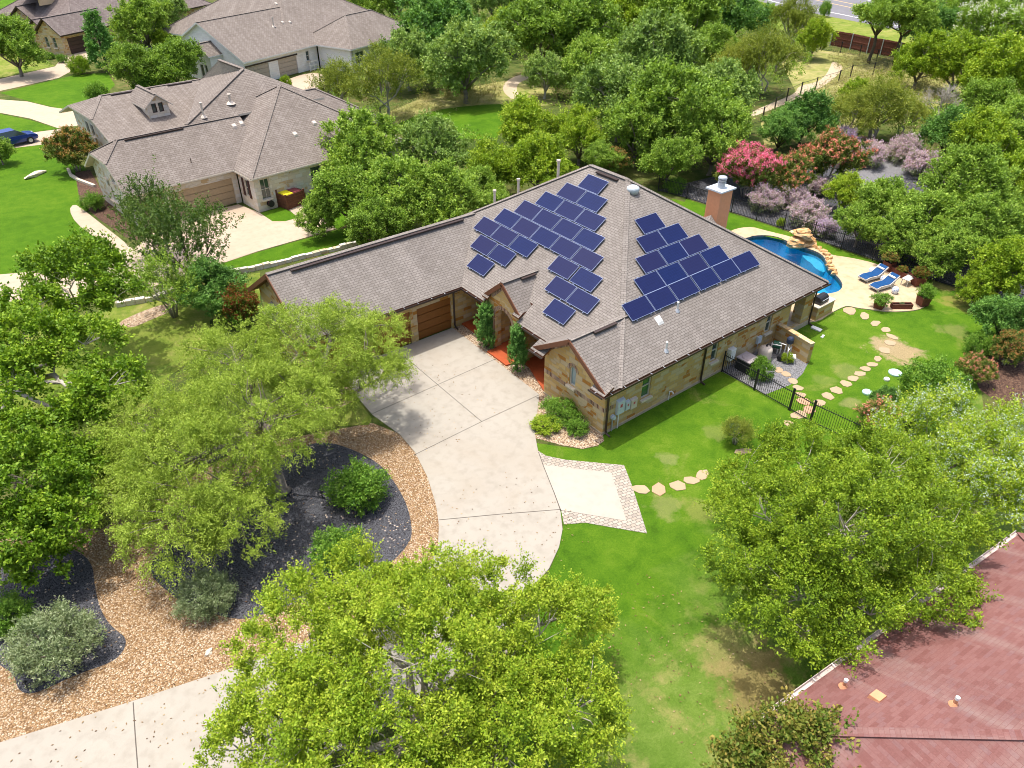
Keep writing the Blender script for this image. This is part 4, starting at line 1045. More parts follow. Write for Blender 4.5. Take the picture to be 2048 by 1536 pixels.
for i, (dx, dy, z, sx, sy, sz) in enumerate([(0, 0, .18, 1.15, .75, .45), (-.2, .1, .5, 1.0, .7, .30), (.3, -.05, .72, .85, .6, .30), (-.1, .05, 1.0, .95, .62, .26), (.05, .05, 1.24, .72, .5, .22), (-.7, .1, .3, .5, .5, .4), (.75, -.2, .25, .5, .45, .35)]):
    rock('stone', dx*.88, dy*.88, z*.88, sx*.88, sy*.88, sz*.88, M['rock'], i, i*.9-.6, fall)
edge_px = [(720, 300), (750, 312), (778, 330), (800, 350), (812, 375), (812, 400), (818, 425), (835, 448), (848, 468)]
for i, (a, b) in enumerate(edge_px):
    x, y = g2(*R5(a, b)); r = rock('edge_stone', x, y, .10, .30, .21, .18, M['rock'], 40+i, i*.8)
    tag(r, 'orange sandstone boulder set along the right-hand rim of the pool', 'stone', 'sandstone boulders lining the pool rim')

# ------------------------------------------------------------------ pool furniture
lx, ly = g2(1719, 560); hx, hy = g2(1771, 545)
def lounger(label, loc, rz):
    t = thing('sun_lounger', label, 'sun lounger', loc, rz, 'blue sun loungers on the pool deck')
    prof = [(-.95, .26), (-.6, .36), (-.2, .33), (.2, .31), (.42, .42), (.95, .78)]
    mb = MB()
    for y in (-.32, .32):
        for (a, za), (b, zb) in zip(prof, prof[1:]): mb.bar((a, y, za-.03), (b, y, zb-.03), .07, .10, 0)
        mb.bar((-.95, y, .20), (.5, y, .20), .05, .09, 0)
    for x, z in ((-.95, .24), (.95, .75)): mb.bar((x, -.34, z), (x, .34, z), .07, .09, 0)
    mb.build('frame', M['wicker'], t)
    for x in (-.75, .45):
        for y in (-.3, .3):
            l = MB(); l.box(x-.025, x+.025, y-.025, y+.025, 0, .2); l.build('leg', M['grey_metal'], t)
    mb = MB()
    for (a, za), (b, zb) in zip(prof, prof[1:]): mb.bar((a, 0, za+.025), (b, 0, zb+.025), .60, .045, 0)
    mb.build('sling', M['blue_fabric'], t)
    mb = MB(); mb.tube([(.66, -.26, .66), (.66, .26, .66)], .075, 10, 0); mb.build('pillow', M['white'], t, smooth=False)
    mb = MB(); mb.bar((.6, -.3, .2), (.78, -.3, .62), .03, .03, 0); mb.bar((.6, .3, .2), (.78, .3, .62), .03, .03, 0); mb.build('prop', M['grey_metal'], t)
    return t
ang = math.atan2(hy-ly, hx-lx)
c1 = at(1742, 559); c2 = at(1764, 577)
lounger('blue sun lounger nearer to the rock edge of the pool', (float(c1[0]), float(c1[1]), .06), ang)
lounger('blue sun lounger beside the small side table on the deck', (float(c2[0]), float(c2[1]), .06), ang)
M['stool'] = None
def stoolmat():
    x = Mx('blue_white_ceramic', .3, .5); v = x.vor(x.obj(), 9, 'Distance')
    x.color(x.mix(x.bw(v, .25, .35), (.12, .2, .45), (.62, .68, .78))); return x.m
M['stool'] = stoolmat()
for (px, py, l) in ((1742, 549, 'blue and white ceramic stool at the far side of the loungers'), (1765, 566, 'blue and white ceramic stool between the two sun loungers'), (1788, 588, 'blue and white ceramic stool in front of the nearer sun lounger')):
    mb = MB(); mb.lathe([(.15, 0), (.20, .1), (.235, .22), (.20, .36), (.15, .44), (.01, .45)], 16)
    o = mb.build('garden_stool', M['stool'], smooth=True); p = at(px, py); o.location = (p[0], p[1], .06); tag(o, l, 'stool', 'ceramic garden stools by the loungers')
p = at(1812, 570); t = thing('side_table', 'small pale side table with thin legs beside the loungers', 'side table', (float(p[0]), float(p[1]), .06), ang+.2)
mb = MB(); mb.box(-.42, .42, -.25, .25, .44, .48); mb.build('tabletop', M['wicker'], t)
for x in (-.37, .37):
    for y in (-.2, .2): mb = MB(); mb.box(x-.02, x+.02, y-.02, y+.02, 0, .44); mb.build('leg', M['grey_metal'], t)

PLANTERS = []
def planter(px, py, lx_, ly_, h, taper, rz, label, top='planter'):
    p = at(px, py); t = thing('planter', label, 'planter', (float(p[0]), float(p[1]), .06), rz, 'rusty steel planters on the pool deck')
    a, b = lx_/2, ly_/2; k = taper; mb = MB(); w = .04
    bot = [(-a*k, -b*k, 0), (a*k, -b*k, 0), (a*k, b*k, 0), (-a*k, b*k, 0)]; topp = [(-a, -b, h), (a, -b, h), (a, b, h), (-a, b, h)]
    for i in range(4):
        j = (i+1) % 4; mb.face([bot[i], bot[j], topp[j], topp[i]])
    inn = [(-a+w, -b+w, h), (a-w, -b+w, h), (a-w, b-w, h), (-a+w, b-w, h)]; low = [(x, y, h-.1) for x, y, _ in inn]
    for i in range(4):
        j = (i+1) % 4; mb.face([topp[i], topp[j], inn[j], inn[i]]); mb.face([inn[i], inn[j], low[j], low[i]])
    mb.build('box', M['corten'], t)
    mb = MB(); mb.face(low); mb.build('soil', M['soil'], t)
    PLANTERS.append((t, h, lx_, ly_, rz)); return t
planter(1775, 541, .62, .62, .62, .9, ang, 'tall rusty planter with pink flowers behind the loungers')
def img_dir(a, b): p, q = at(*a), at(*b); return math.atan2(q[1]-p[1], q[0]-p[0])
planter(1800, 553, 1.5, .45, .42, 1, img_dir((1784, 540), (1815, 556)), 'long rusty trough planter along the fence with low greenery')
planter(1834, 571, .75, .6, .62, .9, ang-.3, 'rusty planter with a red flowering bush next to the side table')
planter(1843, 611, .66, .66, .62, .8, ang-.25, 'rusty planter holding a leafy green bush on the curved deck edge')
planter(1757, 617, .62, .62, .58, .8, ang+.35, 'rusty planter holding a spreading fern on the deck')
planter(1801, 617, 1.3, .35, .30, .97, img_dir((1780, 617), (1822, 617)), 'low empty rusty trough planter at the deck edge')

# outdoor kitchen
gx0, gx1, gy0, gy1 = 17.95, 19.75, -.15, .65
t = thing('grill_island', 'stone grill counter at the corner of the patio', 'grill counter', (gx0, gy0, .0))
mb = MB(); mb.box(0, 1.8, 0, .8, 0, .92); mb.build('base', M['stone'], t)
mb = MB(); mb.box(-.05, 1.85, -.05, .85, .92, .98); mb.build('countertop', M['sill'], t)
t = thing('barbecue_grill', 'black barbecue grill with rounded lid on the stone counter', 'grill', (18.72, .25, .98), .05)
mb = MB(); mb.box(-.48, .48, -.30, .30, 0, .16); mb.build('body', M['charcoal'], t)
mb = MB(); prof = [(-.28, .16), (-.28, .28), (-.2, .40), (-.06, .46), (.10, .46), (.24, .38), (.29, .26), (.29, .16)]
mb.hexa([(-.46, y, z) for y, z in prof], [(.46, y, z) for y, z in prof]); mb.build('lid', M['black'], t)
mb = MB(); mb.bar((-.36, -.32, .28), (.36, -.32, .28), .03, .03, 0); mb.build('handle', M['grey_metal'], t)
t = thing('vase', 'tall white patterned vase of dark foliage under the patio roof', 'vase', (15.75, 1.0, .28))
mb = MB(); mb.lathe([(.2, 0), (.24, .3), (.26, .85), (.22, 1.0)], 14); mb.build('pot', M['stool'], t, smooth=True)
mb = MB()
for i in range(26):
    a = random.Random(i).uniform(0, 6.3); r = random.Random(i+50).uniform(.1, .42); mb.bar((0, 0, .95), (r*math.cos(a), r*math.sin(a), 1.25), .09, .012, 0)
mb.build('foliage', M['dark'], t)

# ------------------------------------------------------------------ fittings on the right-hand wall
def wallbox(name, label, cat, x0, x1, z0, z1, d, mat, lab=True, group=None):
    t = thing(name, label, cat, (x0, 0, z0), 0, group); w, h = x1-x0, z1-z0
    mb = MB(); mb.hexa([(0, -d, 0), (w, -d, 0), (w, 0, 0), (0, 0, 0)], [(0, -d, h-.06), (w, -d, h-.06), (w, 0, h), (0, 0, h)]); mb.build('cabinet', M[mat], t)
    mb = MB(); mb.box(.04, w-.04, -d-.012, -d, .05, h-.1); mb.build('cover', M[mat], t)
    if lab: mb = MB(); mb.box(w*.32, w*.62, -d-.016, -d-.012, h*.48, h*.7); mb.build('warning_label', M['red_label'], t)
    return t
wallbox('electrical_box', 'largest of three pale grey electrical boxes on the stone wall', 'electrical box', .78, 1.27, .93, 1.78, .16, 'pale_box')
wallbox('electrical_box', 'smallest grey electrical box, between its two larger neighbours', 'electrical box', 1.38, 1.68, .92, 1.46, .14, 'pale_box')
wallbox('electrical_box', 'cream electrical box nearest to the green-blind window', 'electrical box', 1.75, 2.18, .82, 1.42, .15, 'beige')
t = thing('electric_meter', 'round grey electric meter low beside the downspout', 'electric meter', (.58, 0, .88))
mb = MB(); mb.tube([(0, 0, 0), (0, -.12, 0)], .14, 14, 0); mb.tube([(0, -.12, 0), (0, -.2, 0)], .11, 14, 0); mb.build('dial', M['pale_box'], t)
mb = MB(); mb.box(-.03, .03, -.08, -.02, -.88, -.1); mb.build('conduit', M['grey_metal'], t)
t = thing('conduit_pipe', 'white conduit pipe running down the wall under the largest box', 'pipe', (.98, 0, 0)); mb = MB(); mb.tube([(0, -.06, 0), (0, -.06, .93)], .035, 8); mb.build('pipe', M['white'], t)
t = thing('garden_tap', 'white garden tap low on the wall right of the green window', 'tap', (4.9, 0, 0))
mb = MB(); mb.tube([(0, -.02, .5), (0, -.16, .5), (0, -.2, .42)], .035, 6); mb.tube([(-.14, -.05, 0), (-.14, -.05, .52), (0, -.05, .52)], .03, 6); mb.build('spout', M['white'], t)
t = thing('water_heater', 'white tankless water heater on the wall by the fence post', 'water heater', (9.38, 0, .62))
mb = MB(); mb.box(0, .46, -.25, 0, 0, .72); mb.box(.03, .43, -.27, -.25, .04, .68); mb.build('casing', M['white'], t)
mb = MB(); 
for x in (.1, .23, .36): mb.tube([(x, -.12, 0), (x, -.12, -.35), (x+.1, -.12, -.62)], .02, 6)
mb.build('pipes', M['grey_metal'], t)
t = thing('disconnect_box', 'small grey disconnect box above the beige tank', 'electrical box', (12.02, 0, .66))
mb = MB(); mb.box(0, .36, -.14, 0, 0, .44); mb.box(.03, .33, -.155, -.14, .03, .4); mb.build('cabinet', M['pale_box'], t)
mb = MB(); mb.tube([(.15, -.07, 0), (.15, -.07, -.66)], .02, 6); mb.build('conduit', M['grey_metal'], t)
t = thing('air_conditioner', 'dark air conditioner unit with grey top behind the black fence', 'air conditioner', (10.35, -.75, 0), 0)
mb = MB(); mb.box(-.42, .42, -.42, .42, 0, .72)
for k in range(14): mb.box(-.425+k*.06, -.405+k*.06, -.435, -.42, .06, .68)
for k in range(14): mb.box(-.435, -.42, -.425+k*.06, -.405+k*.06, .06, .68)
mb.build('casing', M['charcoal'], t)
mb = MB(); mb.box(-.45, .45, -.45, .45, .72, .78); mb.lathe([(.33, .78), (.30, .81), (.05, .82)], 18); mb.build('top_cover', plain('warm_grey_enamel', (.36, .31, .32), .6), t)
t = thing('filter_tank', 'round beige filter tank against the stone wall', 'tank', (12.0, -.75, 0))
mb = MB(); mb.lathe([(.36, 0), (.38, .06), (.38, .62), (.33, .76), (.18, .84), (.03, .86)], 20); mb.build('tank', M['beige'], t, smooth=True)
mb = MB(); mb.lathe([(.06, .84), (.06, .93), (.02, .94)], 8); mb.bar((-.0, 0, .93), (.1, 0, .97), .05, .03); mb.build('valve', M['black'], t)
t = thing('hose_reel', 'white hose reel cart with green hose behind the beige tank', 'hose reel', (13.05, -.75, 0), .5)
mb = MB()
for y in (-.26, .26): mb.bar((-.3, y, 0), (0, y, .62), .05, .05); mb.bar((.3, y, 0), (0, y, .62), .05, .05); mb.bar((-.3, y, .04), (.3, y, .04), .05, .05)
mb.bar((-.3, -.26, .05), (-.55, -.26, .85), .04, .04); mb.bar((-.3, .26, .05), (-.55, .26, .85), .04, .04); mb.bar((-.55, -.26, .85), (-.55, .26, .85), .04, .04)
mb.build('frame', M['white'], t)
mb = MB(); mb.tube([(0, -.2, .55), (0, .2, .55)], .22, 14); mb.build('hose_coil', plain('dark_green_hose', (.02, .10, .055), .5), t)
t = thing('pump', 'white plumbed pool pump beside the hose reel', 'pool pump', (12.7, -1.35, 0), .2)
mb = MB(); mb.tube([(-.3, 0, .22), (.25, 0, .22)], .13, 10); mb.build('motor', M['black'], t)
mb = MB(); mb.tube([(.25, 0, .22), (.45, 0, .22), (.45, 0, .75), (.45, .4, .75), (.45, .4, 0)], .04, 8); mb.tube([(.3, -.25, 0), (.3, -.25, .6), (.7, -.25, .6), (.7, -.25, 0)], .04, 8); mb.build('pipework', M['white'], t)
t = thing('garden_chair', 'small white wooden frame standing by the stone screen wall', 'chair', (12.95, -1.85, 0), .6)
mb = MB()
for x in (-.2, .2):
    mb.bar((x, .2, 0), (x, .28, .8), .04, .04); mb.bar((x, -.2, 0), (x, -.2, .38), .04, .04); mb.bar((x, -.22, .36), (x, .24, .36), .04, .04)
for k in range(4): mb.bar((-.22, -.18+k*.11, .39), (.22, -.18+k*.11, .39), .09, .02)
for k in range(3): mb.bar((-.2, .25, .5+k*.12), (.2, .25, .5+k*.12), .02, .08)
mb.build('slats', M['white'], t)
t = thing('smoker', 'black round smoker on a white post in the utility yard', 'smoker', (13.3, -1.35, 0))
mb = MB(); mb.lathe([(.16, .85), (.2, .9), (.2, 1.15), (.14, 1.24), (.02, 1.27)], 14); mb.build('drum', plain('navy_enamel', (.025, .035, .065), .4), t)
mb = MB(); mb.tube([(0, 0, 0), (0, 0, .86)], .04, 8); mb.build('post', M['white'], t)
t = thing('screen_wall', 'low free-standing stone screen wall around the utility yard', 'wall')
mb = MB(); wall(mb, (14.15, -.02), (13.75, -2.55), 1.28, (), -.28); mb.build('wall', M['stone'], t)
mb = MB(); wall(mb, (14.14, -.03), (13.74, -2.58), 1.33, (), -.33, 1.283); mb.build('coping', M['stone_gold'], t)
t = thing('splash_block', 'white concrete splash block under the patio corner downspout', 'splash block', (17.25, -.72, 0), -1.4); mb = MB(); mb.hexa([(-.3, -.14, 0), (.3, -.18, 0), (.3, .18, 0), (-.3, .14, 0)], [(-.3, -.14, .1), (.3, -.18, .05), (.3, .18, .05), (-.3, .14, .1)]); mb.build('block', M['white'], t)
for px, py, r, l, mt in ((1790, 747, .36, 'large pale mint round septic lid on the lawn', 'mint_plastic'), (1773, 760, .16, 'small pale cap next to the large mint lid', 'white'), (1734, 786, .26, 'pale mint lid at the edge of the flowering bush', 'mint_plastic')):
    mb = MB(); mb.lathe([(r, 0), (r, .07), (r*.85, .11), (.02, .12)], 18); o = mb.build('septic_lid', M[mt]); p = at(px, py); o.location = (p[0], p[1], .01); tag(o, l, 'lid')
p = at(1467, 866); t = thing('birdbath', 'teal green round basin on a pedestal in the lawn', 'basin', (float(p[0]), float(p[1]), 0))
mb = MB(); mb.lathe([(.10, 0), (.08, .2), (.08, .33)], 12); mb.build('pedestal', M['green_plastic'], t)
mb = MB(); mb.lathe([(.08, .33), (.28, .40), (.28, .44), (.2, .42), (.02, .41)], 18); mb.build('bowl', M['green_plastic'], t)
for px, py, l in ((645, 995, 'black path light in the mulch left of the round shrub'), (56, 1376, 'black path light in front of the grey-green shrub')):
    p = at(px, py); t = thing('path_light', l, 'path light', (float(p[0]), float(p[1]), 0), 0, 'black path lights in the mulch')
    mb = MB(); mb.tube([(0, 0, 0), (0, 0, .34)], .02, 6); mb.build('stake', M['black'], t)
    mb = MB(); mb.lathe([(.03, .28), (.08, .33), (.03, .40)], 10); mb.build('lamp_head', M['black'], t)
for px, py, l in ((1820/4.267+1280-155, 674, 'pair of small white sprinkler caps on the back lawn'),):
    p = at(1644, 675); mb = MB(); mb.lathe([(.09, 0), (.09, .06), (.02, .09)], 10, (0, 0)); mb.lathe([(.08, 0), (.08, .06), (.02, .08)], 10, (.2, .05)); o = mb.build('sprinkler_cap', M['white']); o.location = (p[0], p[1], 0); tag(o, l, 'sprinkler cap')

# ------------------------------------------------------------------ stepping stones
C6 = lambda a, b: (1280+a/4.267, 640+b/4.267)
stones = [(*C6(1185, 430), .34, 0), (*C6(1245, 465), .34, 0), (*C6(1305, 522), .33, 0), (*C6(1350, 580), .33, 0), (*C6(1372, 640), .35, 0), (*C6(1395, 697), .42, 1), (*C6(1440, 765), .42, 1), (*C6(1535, 706), .36, 0), (*C6(1600, 650), .42, 0), (*C6(1677, 602), .42, 0), (*C6(1757, 545), .40, 0), (*C6(1815, 500), .38, 0), (*C6(1870, 460), .36, 0), (*C6(1922, 418), .33, 0), (*C6(1980, 381), .33, 0), (*C6(2028, 335), .33, 0)]
stones += [(*R5(1165, 952), .40, 0), (*R5(1200, 905), .40, 0), (*R5(1214, 865), .36, 0), (*R5(1175, 820), .38, 0), (*R5(1110, 780), .40, 0), (*R5(1037, 732), .44, 0), (*R5(945, 700), .52, 0)]
stones += [(*C6(1355, 812), .5, 0), (*C6(1272, 890), .32, 0), (*C6(880, 1122), .4, 0), (*C6(855, 940), .34, 0), (*C6(530, 1322), .42, 0), (*C6(438, 1370), .38, 0), (*C6(318, 1415), .46, 0), (*C6(157, 1442), .44, 1), (*C6(10, 1447), .44, 0)]
for i, (px, py, r, red_) in enumerate(stones):
    rng = random.Random(i*7+3); p = at(px, py); k = rng.randint(6, 8); el = rng.uniform(1.0, 1.35); a0 = rng.uniform(0, 3)
    pts = []
    for j in range(k):
        a = 2*math.pi*j/k+rng.uniform(-.25, .25); q = r*rng.uniform(.82, 1.1)
        x, y = math.cos(a)*q*el, math.sin(a)*q/el; pts.append((x*math.cos(a0)-y*math.sin(a0), x*math.sin(a0)+y*math.cos(a0)))
    mb = MB(); mb.prism([(u_*.86, v_*.86) for u_, v_ in pts], 0, .03); o = mb.build('stepping_stone', M['flag_red'] if red_ else M['flag'], uv=False); o.location = (p[0], p[1], .0)
    near = ('in the run of stones past the black fence gate' if i < 8 else 'in the diagonal run of stones across the back lawn' if i < 16 else 'in the bend of stones leading up to the pool deck' if i < 23 else 'in the front lawn near the parking pad')
    tag(o, ('reddish' if red_ else 'cream')+' flat stepping stone '+near, 'stepping stone', ('reddish' if red_ else 'cream')+' stepping stones '+near)

# ------------------------------------------------------------------ fences
def picket_fence(pts, label, h=1.3, step=.115, post=2.0, name='metal_fence', cat='fence', pick=True, extra=()):
    o = np.array((*pts[0], 0.0)); t = thing(name, label, cat, tuple(o))
    rails = MB(); pk = MB()
    for a, b in zip(pts, pts[1:]):
        a = np.array((*a, 0.))-o; b = np.array((*b, 0.))-o; L = np.linalg.norm(b-a); d = (b-a)/L
        for z in ((.12, h-.18) if pick else (.1, h-.05)): rails.bar(a+(0, 0, z), b+(0, 0, z), .03, .035)
        if pick:
            k = int(L/step)
            for i in range(1, k):
                c = a+d*(L*i/k); pk.bar(c+(0, 0, .06), c+(0, 0, h), .017, .017, 0, up=d)
        k = max(1, round(L/post))
        for i in range(k+1):
            if i == 0 and not np.allclose(a, 0): continue
            c = a+d*(L*i/k); p = MB(); pw = .03 if pick else .055; p.box(c[0]-pw, c[0]+pw, c[1]-pw, c[1]+pw, 0, h+.08); p.build('post', M['black'], t)
    rails.build('rail', M['black'], t)
    if pick: pk.build('pickets', M['black'], t)
    else:
        wv = MB()
        for a, b in zip(pts, pts[1:]):
            a = np.array((*a, 0.))-o; b = np.array((*b, 0.))-o; L = np.linalg.norm(b-a)
            for i in range(1, int(L/.35)): c = a+(b-a)*i*.35/L; wv.bar(c+(0, 0, .1), c+(0, 0, h-.05), .006, .006)
            for z in np.arange(.3, h-.1, .25): wv.bar(a+(0, 0, z), b+(0, 0, z), .006, .006)
        wv.build('mesh_panel', M['black'], t)
    return t
picket_fence([(9.06, -.12), (9.0, -4.47)], 'black picket fence running from the stone wall to the gate', 1.3, .115, 2.2)
gt = picket_fence([(9.0, -4.53), (8.95, -5.72)], 'black picket gate between two posts in the side fence', 1.3, .115, 5, 'garden_gate', 'gate')
picket_fence([(8.95, -5.78), (9.3, -8.9), (13.5, -9.6)], 'black picket fence beyond the gate, running into the flowering bushes', 1.3, .115, 2.4)
back = PX((1316, 383), (1373, 398), (1462, 426), (1512, 442), (1566, 460), (1625, 479), (1681, 499), (1744, 521), (1850, 557), (1985, 600), (2070, 640))
picket_fence(back, 'long black picket fence behind the pool and lawn', 1.35, .13, 2.4)
trail_f = PX((1455, 275), (1496, 251), (1524, 243), (1548, 224), (1572, 204), (1600, 191), (1630, 181), (1676, 166), (1700, 155), (1745, 150), (1785, 131))
picket_fence(trail_f, 'thin black mesh fence following the tan trail', 1.5, .12, 6, pick=False)
picket_fence(PX((1785, 131), (1752, 122), (1718, 113), (1680, 106), (1640, 100)), 'thin black mesh fence in front of the wooden fence', 1.5, .12, 7, pick=False)
wf = PX((1660, 92), (1700, 99), (1733, 107), (1760, 111), (1795, 118), (1850, 128), (1885, 134))
o = np.array((*wf[0], 0.)); t = thing('wooden_fence', 'reddish brown wooden board fence beside the far road', 'fence', tuple(o))
bd = MB(); rl = MB()
for a, b in zip(wf, wf[1:]):
    a = np.array((*a, 0.))-o; b = np.array((*b, 0.))-o; L = np.linalg.norm(b-a); d = (b-a)/L; k = int(L/.16); rng = random.Random(int(L*100))
    for i in range(k): bd.bar(a+d*(i*.16)+(0, 0, 1.15), a+d*(i*.16+.15)+(0, 0, 1.15), .03, 2.1+rng.uniform(-.06, .06))
    n = np.array((d[1], -d[0], 0))
    if np.dot(n[:2], CAM[:2]-np.array(wf[0])) < 0: n = -n
    for z in (.35, 1.2, 2.0): rl.bar(a+n*.05+(0, 0, z), b+n*.05+(0, 0, z), .05, .1)
    for i in range(max(1, round(L/3.4))):
        c = a+d*(i*3.4)+n*.09; p = MB(); p.box(c[0]-.06, c[0]+.06, c[1]-.06, c[1]+.06, 0, 2.25); p.build('post', M['grey_metal'], t)
bd.build('boards', M['wood_fence'], t); rl.build('rail', M['wood_fence'], t)
# low stone edging wall between the two properties
eb = PX((234, 613), (312, 600), (387, 562), (512, 540), (640, 508), (720, 488))
o = np.array((*eb[0], 0.)); t = thing('stone_edging', 'low pale stone edging wall between the two lawns', 'edging wall', tuple(o)); mb = MB(); rng = random.Random(5)
for a, b in zip(eb, eb[1:]):
    a = np.array((*a, 0.))-o; b = np.array((*b, 0.))-o; L = np.linalg.norm(b-a); d = (b-a)/L; k = int(L/.5)
    for i in range(k):
        w = rng.uniform(.26, .36); h = rng.uniform(.22, .34); p = a+d*(L*i/k); q = a+d*(L*(i+.93)/k)
        mb.bar(p+(0, 0, h/2), q+(0, 0, h/2), w, h)
mb.build('stones', M['stone_pale'], t)
eb = PX((137, 340), (142, 352), (158, 362), (190, 374)); mb = MB()
o = np.array((*eb[0], 0.)); t = thing('stone_edging', 'short curved white edging around the neighbour flower bed', 'edging wall', tuple(o))
for a, b in zip(eb, eb[1:]): mb.bar(np.array((*a, .1))-o, np.array((*b, .1))-o, .25, .2)
mb.build('stones', M['sill'], t)
x, y = g2(72, 351); r = rock('boulder', x, y, .1, .95, .4, .25, M['sill'], 77, .5); tag(r, 'long pale boulder lying alone on the bright lawn', 'boulder')
x, y = g2(418, 1305); r = rock('boulder', x, y, .02, .16, .12, .1, M['sill'], 78, .5); tag(r, 'small pale rock lying on the tan gravel', 'rock')

# ------------------------------------------------------------------ bin enclosure, hose reel, cars
a = np.array(at(576, 421)); b = np.array(at(611, 408)); ang2 = math.atan2(b[1]-a[1], b[0]-a[0])
t = thing('bin_enclosure', 'brown wooden bin enclosure by the pale stone house', 'bin enclosure', tuple(map(float, a)), ang2); W = float(np.linalg.norm(b-a)); D = 1.2
mb = MB()
for k in range(6):
    z0 = .06+k*.19
    mb.box(0, W, -.0, .04, z0, z0+.175); mb.box(0, .04, .04, D, z0, z0+.175); mb.box(W-.04, W, .04, D, z0, z0+.175)
mb.build('boards', M['wood'], t)
for x, y in ((0, 0), (W, 0), (0, D), (W, D)): mb = MB(); mb.box(x-.06, x+.06, y-.06, y+.06, 0, 1.3 if y == 0 else 1.45); mb.build('post', M['wood'], t)
ca, sa = math.cos(ang2), math.sin(ang2)
for u, lab, mt in ((.27, 'bin with a bright yellow lid inside the wooden enclosure', 'yellow'), (.72, 'bin with a maroon lid inside the wooden enclosure', 'maroon')):
    lx_, ly_ = W*u, .6; t = thing('wheelie_bin', lab, 'bin', (float(a[0])+ca*lx_-sa*ly_, float(a[1])+sa*lx_+ca*ly_, 0), ang2)
    mb = MB(); mb.hexa([(-W*.17, -.3, .03), (W*.17, -.3, .03), (W*.17, .35, .03), (-W*.17, .35, .03)], [(-W*.2, -.4, 1.12), (W*.2, -.4, 1.12), (W*.2, .45, 1.12), (-W*.2, .45, 1.12)]); mb.build('body', M['charcoal'], t)
    mb = MB(); mb.hexa([(-W*.22, -.45, 1.12), (W*.22, -.45, 1.12), (W*.22, .48, 1.12), (-W*.22, .48, 1.12)], [(-W*.21, -.42, 1.2), (W*.21, -.42, 1.2), (W*.21, .46, 1.24), (-W*.21, .46, 1.24)]); mb.build('lid', M[mt], t)
p = at(541, 412); pl = to_local(fr1, p); hx_, hy_ = fr1[0][0], fr1[0][1]
t = thing('hose_reel', 'black and maroon hose reel on the pale stone wall', 'hose reel', (hx_+math.cos(fr1[1])*1.0, hy_+math.sin(fr1[1])*1.0, .55), fr1[1])
mb = MB(); mb.tube([(0, -.12, 0), (0, -.3, 0)], .2, 14); mb.build('coil', M['maroon'], t)
mb = MB(); mb.tube([(0, -.02, 0), (0, -.12, 0)], .27, 14); mb.tube([(0, -.3, 0), (0, -.33, 0)], .27, 14); mb.build('spool', M['black'], t)

def car(px, py, rz, body, label):
    p = at(px, py); t = thing('parked_car', label, 'car', (float(p[0]), float(p[1]), 0.02), rz)
    L, W, mb = 4.4, 1.75, MB()
    sect = [(-2.2, .45, .62, .80), (-2.1, .32, .85, .86), (-1.3, .30, .92, .88), (-.2, .30, .95, .88), (.9, .30, .93, .88), (1.6, .30, .86, .87), (2.05, .32, .78, .84), (2.2, .42, .62, .74)]
    def rng_(s): x, z0, z1, w = s; return [(x, -w*.92, z0), (x, w*.92, z0), (x, w, (z0+z1)/2), (x, w*.95, z1), (x, -w*.95, z1), (x, -w, (z0+z1)/2)]
    R = [rng_(s) for s in sect]
    for a, b in zip(R, R[1:]):
        for i in range(6): j = (i+1) % 6; mb.face([a[i], b[i], b[j], a[j]])
    mb.face(R[0]); mb.face(R[-1][::-1])
    lo = [(-1.75, -.80, .90), (1.25, -.80, .92), (1.25, .80, .92), (-1.75, .80, .90)]; hi = [(-1.25, -.62, 1.46), (.35, -.62, 1.48), (.35, .62, 1.48), (-1.25, .62, 1.46)]
    mb.face(hi)
    mb.build('body', M[body], t, smooth=False)
    g = MB()
    for i in range(4): j = (i+1) % 4; g.face([lo[i], lo[j], hi[j], hi[i]])
    g.build('windows', M['glass'], t)
    for x in (-1.35, 1.35):
        for y in (-.80, .80):
            w = MB(); w.tube([(x, y-.10, .32), (x, y+.10, .32)], .32, 16); wo = w.build('wheel', M['rubber'], t)
            r = MB(); s = 1 if y > 0 else -1; r.tube([(x, y+s*.095, .32), (x, y+s*.108, .32)], .19, 12); r.build('rim', M['grey_metal'], wo)
    for y in (-.6, .6): h = MB(); h.box(2.12, 2.2, y-.14, y+.14, .6, .74); h.build('headlight', M['white'], t)
    return t
car(28, 290, math.radians(12), 'car_blue', 'blue car parked at the left edge on the neighbour driveway')
car(292, 104, math.radians(80), 'car_white', 'white car half hidden by trees near the garage at top left')
# white garden gate against the white house
p = at(621, 143); t = thing('garden_gate', 'white framed gate panel by the white house garage', 'gate', (float(p[0]), float(p[1]), 0), math.radians(21)); mb = MB()
for x in (0, .8, 1.6): mb.box(x, x+.08, -.04, .04, 0, 1.2)
for z in (.1, .6, 1.12): mb.box(0, 1.68, -.03, .03, z, z+.08)
mb.build('frame', M['white'], t)

# ------------------------------------------------------------------ plants
G1 = lambda a, b, c: [(0.05, a), (.5, b), (.95, c)]
L = {}
L['oak'] = leafmat('oak_leaves', G1((0.078, 0.144, 0.017), (0.202, 0.340, 0.038), (0.367, 0.506, 0.075)))
L['oak2'] = leafmat('grey_green_oak_leaves', G1((0.092, 0.156, 0.033), (0.211, 0.338, 0.067), (0.371, 0.494, 0.127)))
L['fore'] = leafmat('yellow_green_oak_leaves', G1((0.074, 0.143, 0.009), (0.223, 0.346, 0.017), (0.416, 0.495, 0.044)))
L['mesq'] = leafmat('olive_feathery_leaves', G1((0.119, 0.191, 0.017), (0.276, 0.389, 0.040), (0.446, 0.548, 0.091)))
L['left'] = leafmat('deep_green_oak_leaves', G1((0.047, 0.114, 0.006), (0.153, 0.283, 0.014), (0.314, 0.446, 0.031)))
L['lime'] = leafmat('lime_leaves', G1((0.081, 0.158, 0.010), (0.230, 0.361, 0.017), (0.421, 0.518, 0.044)))
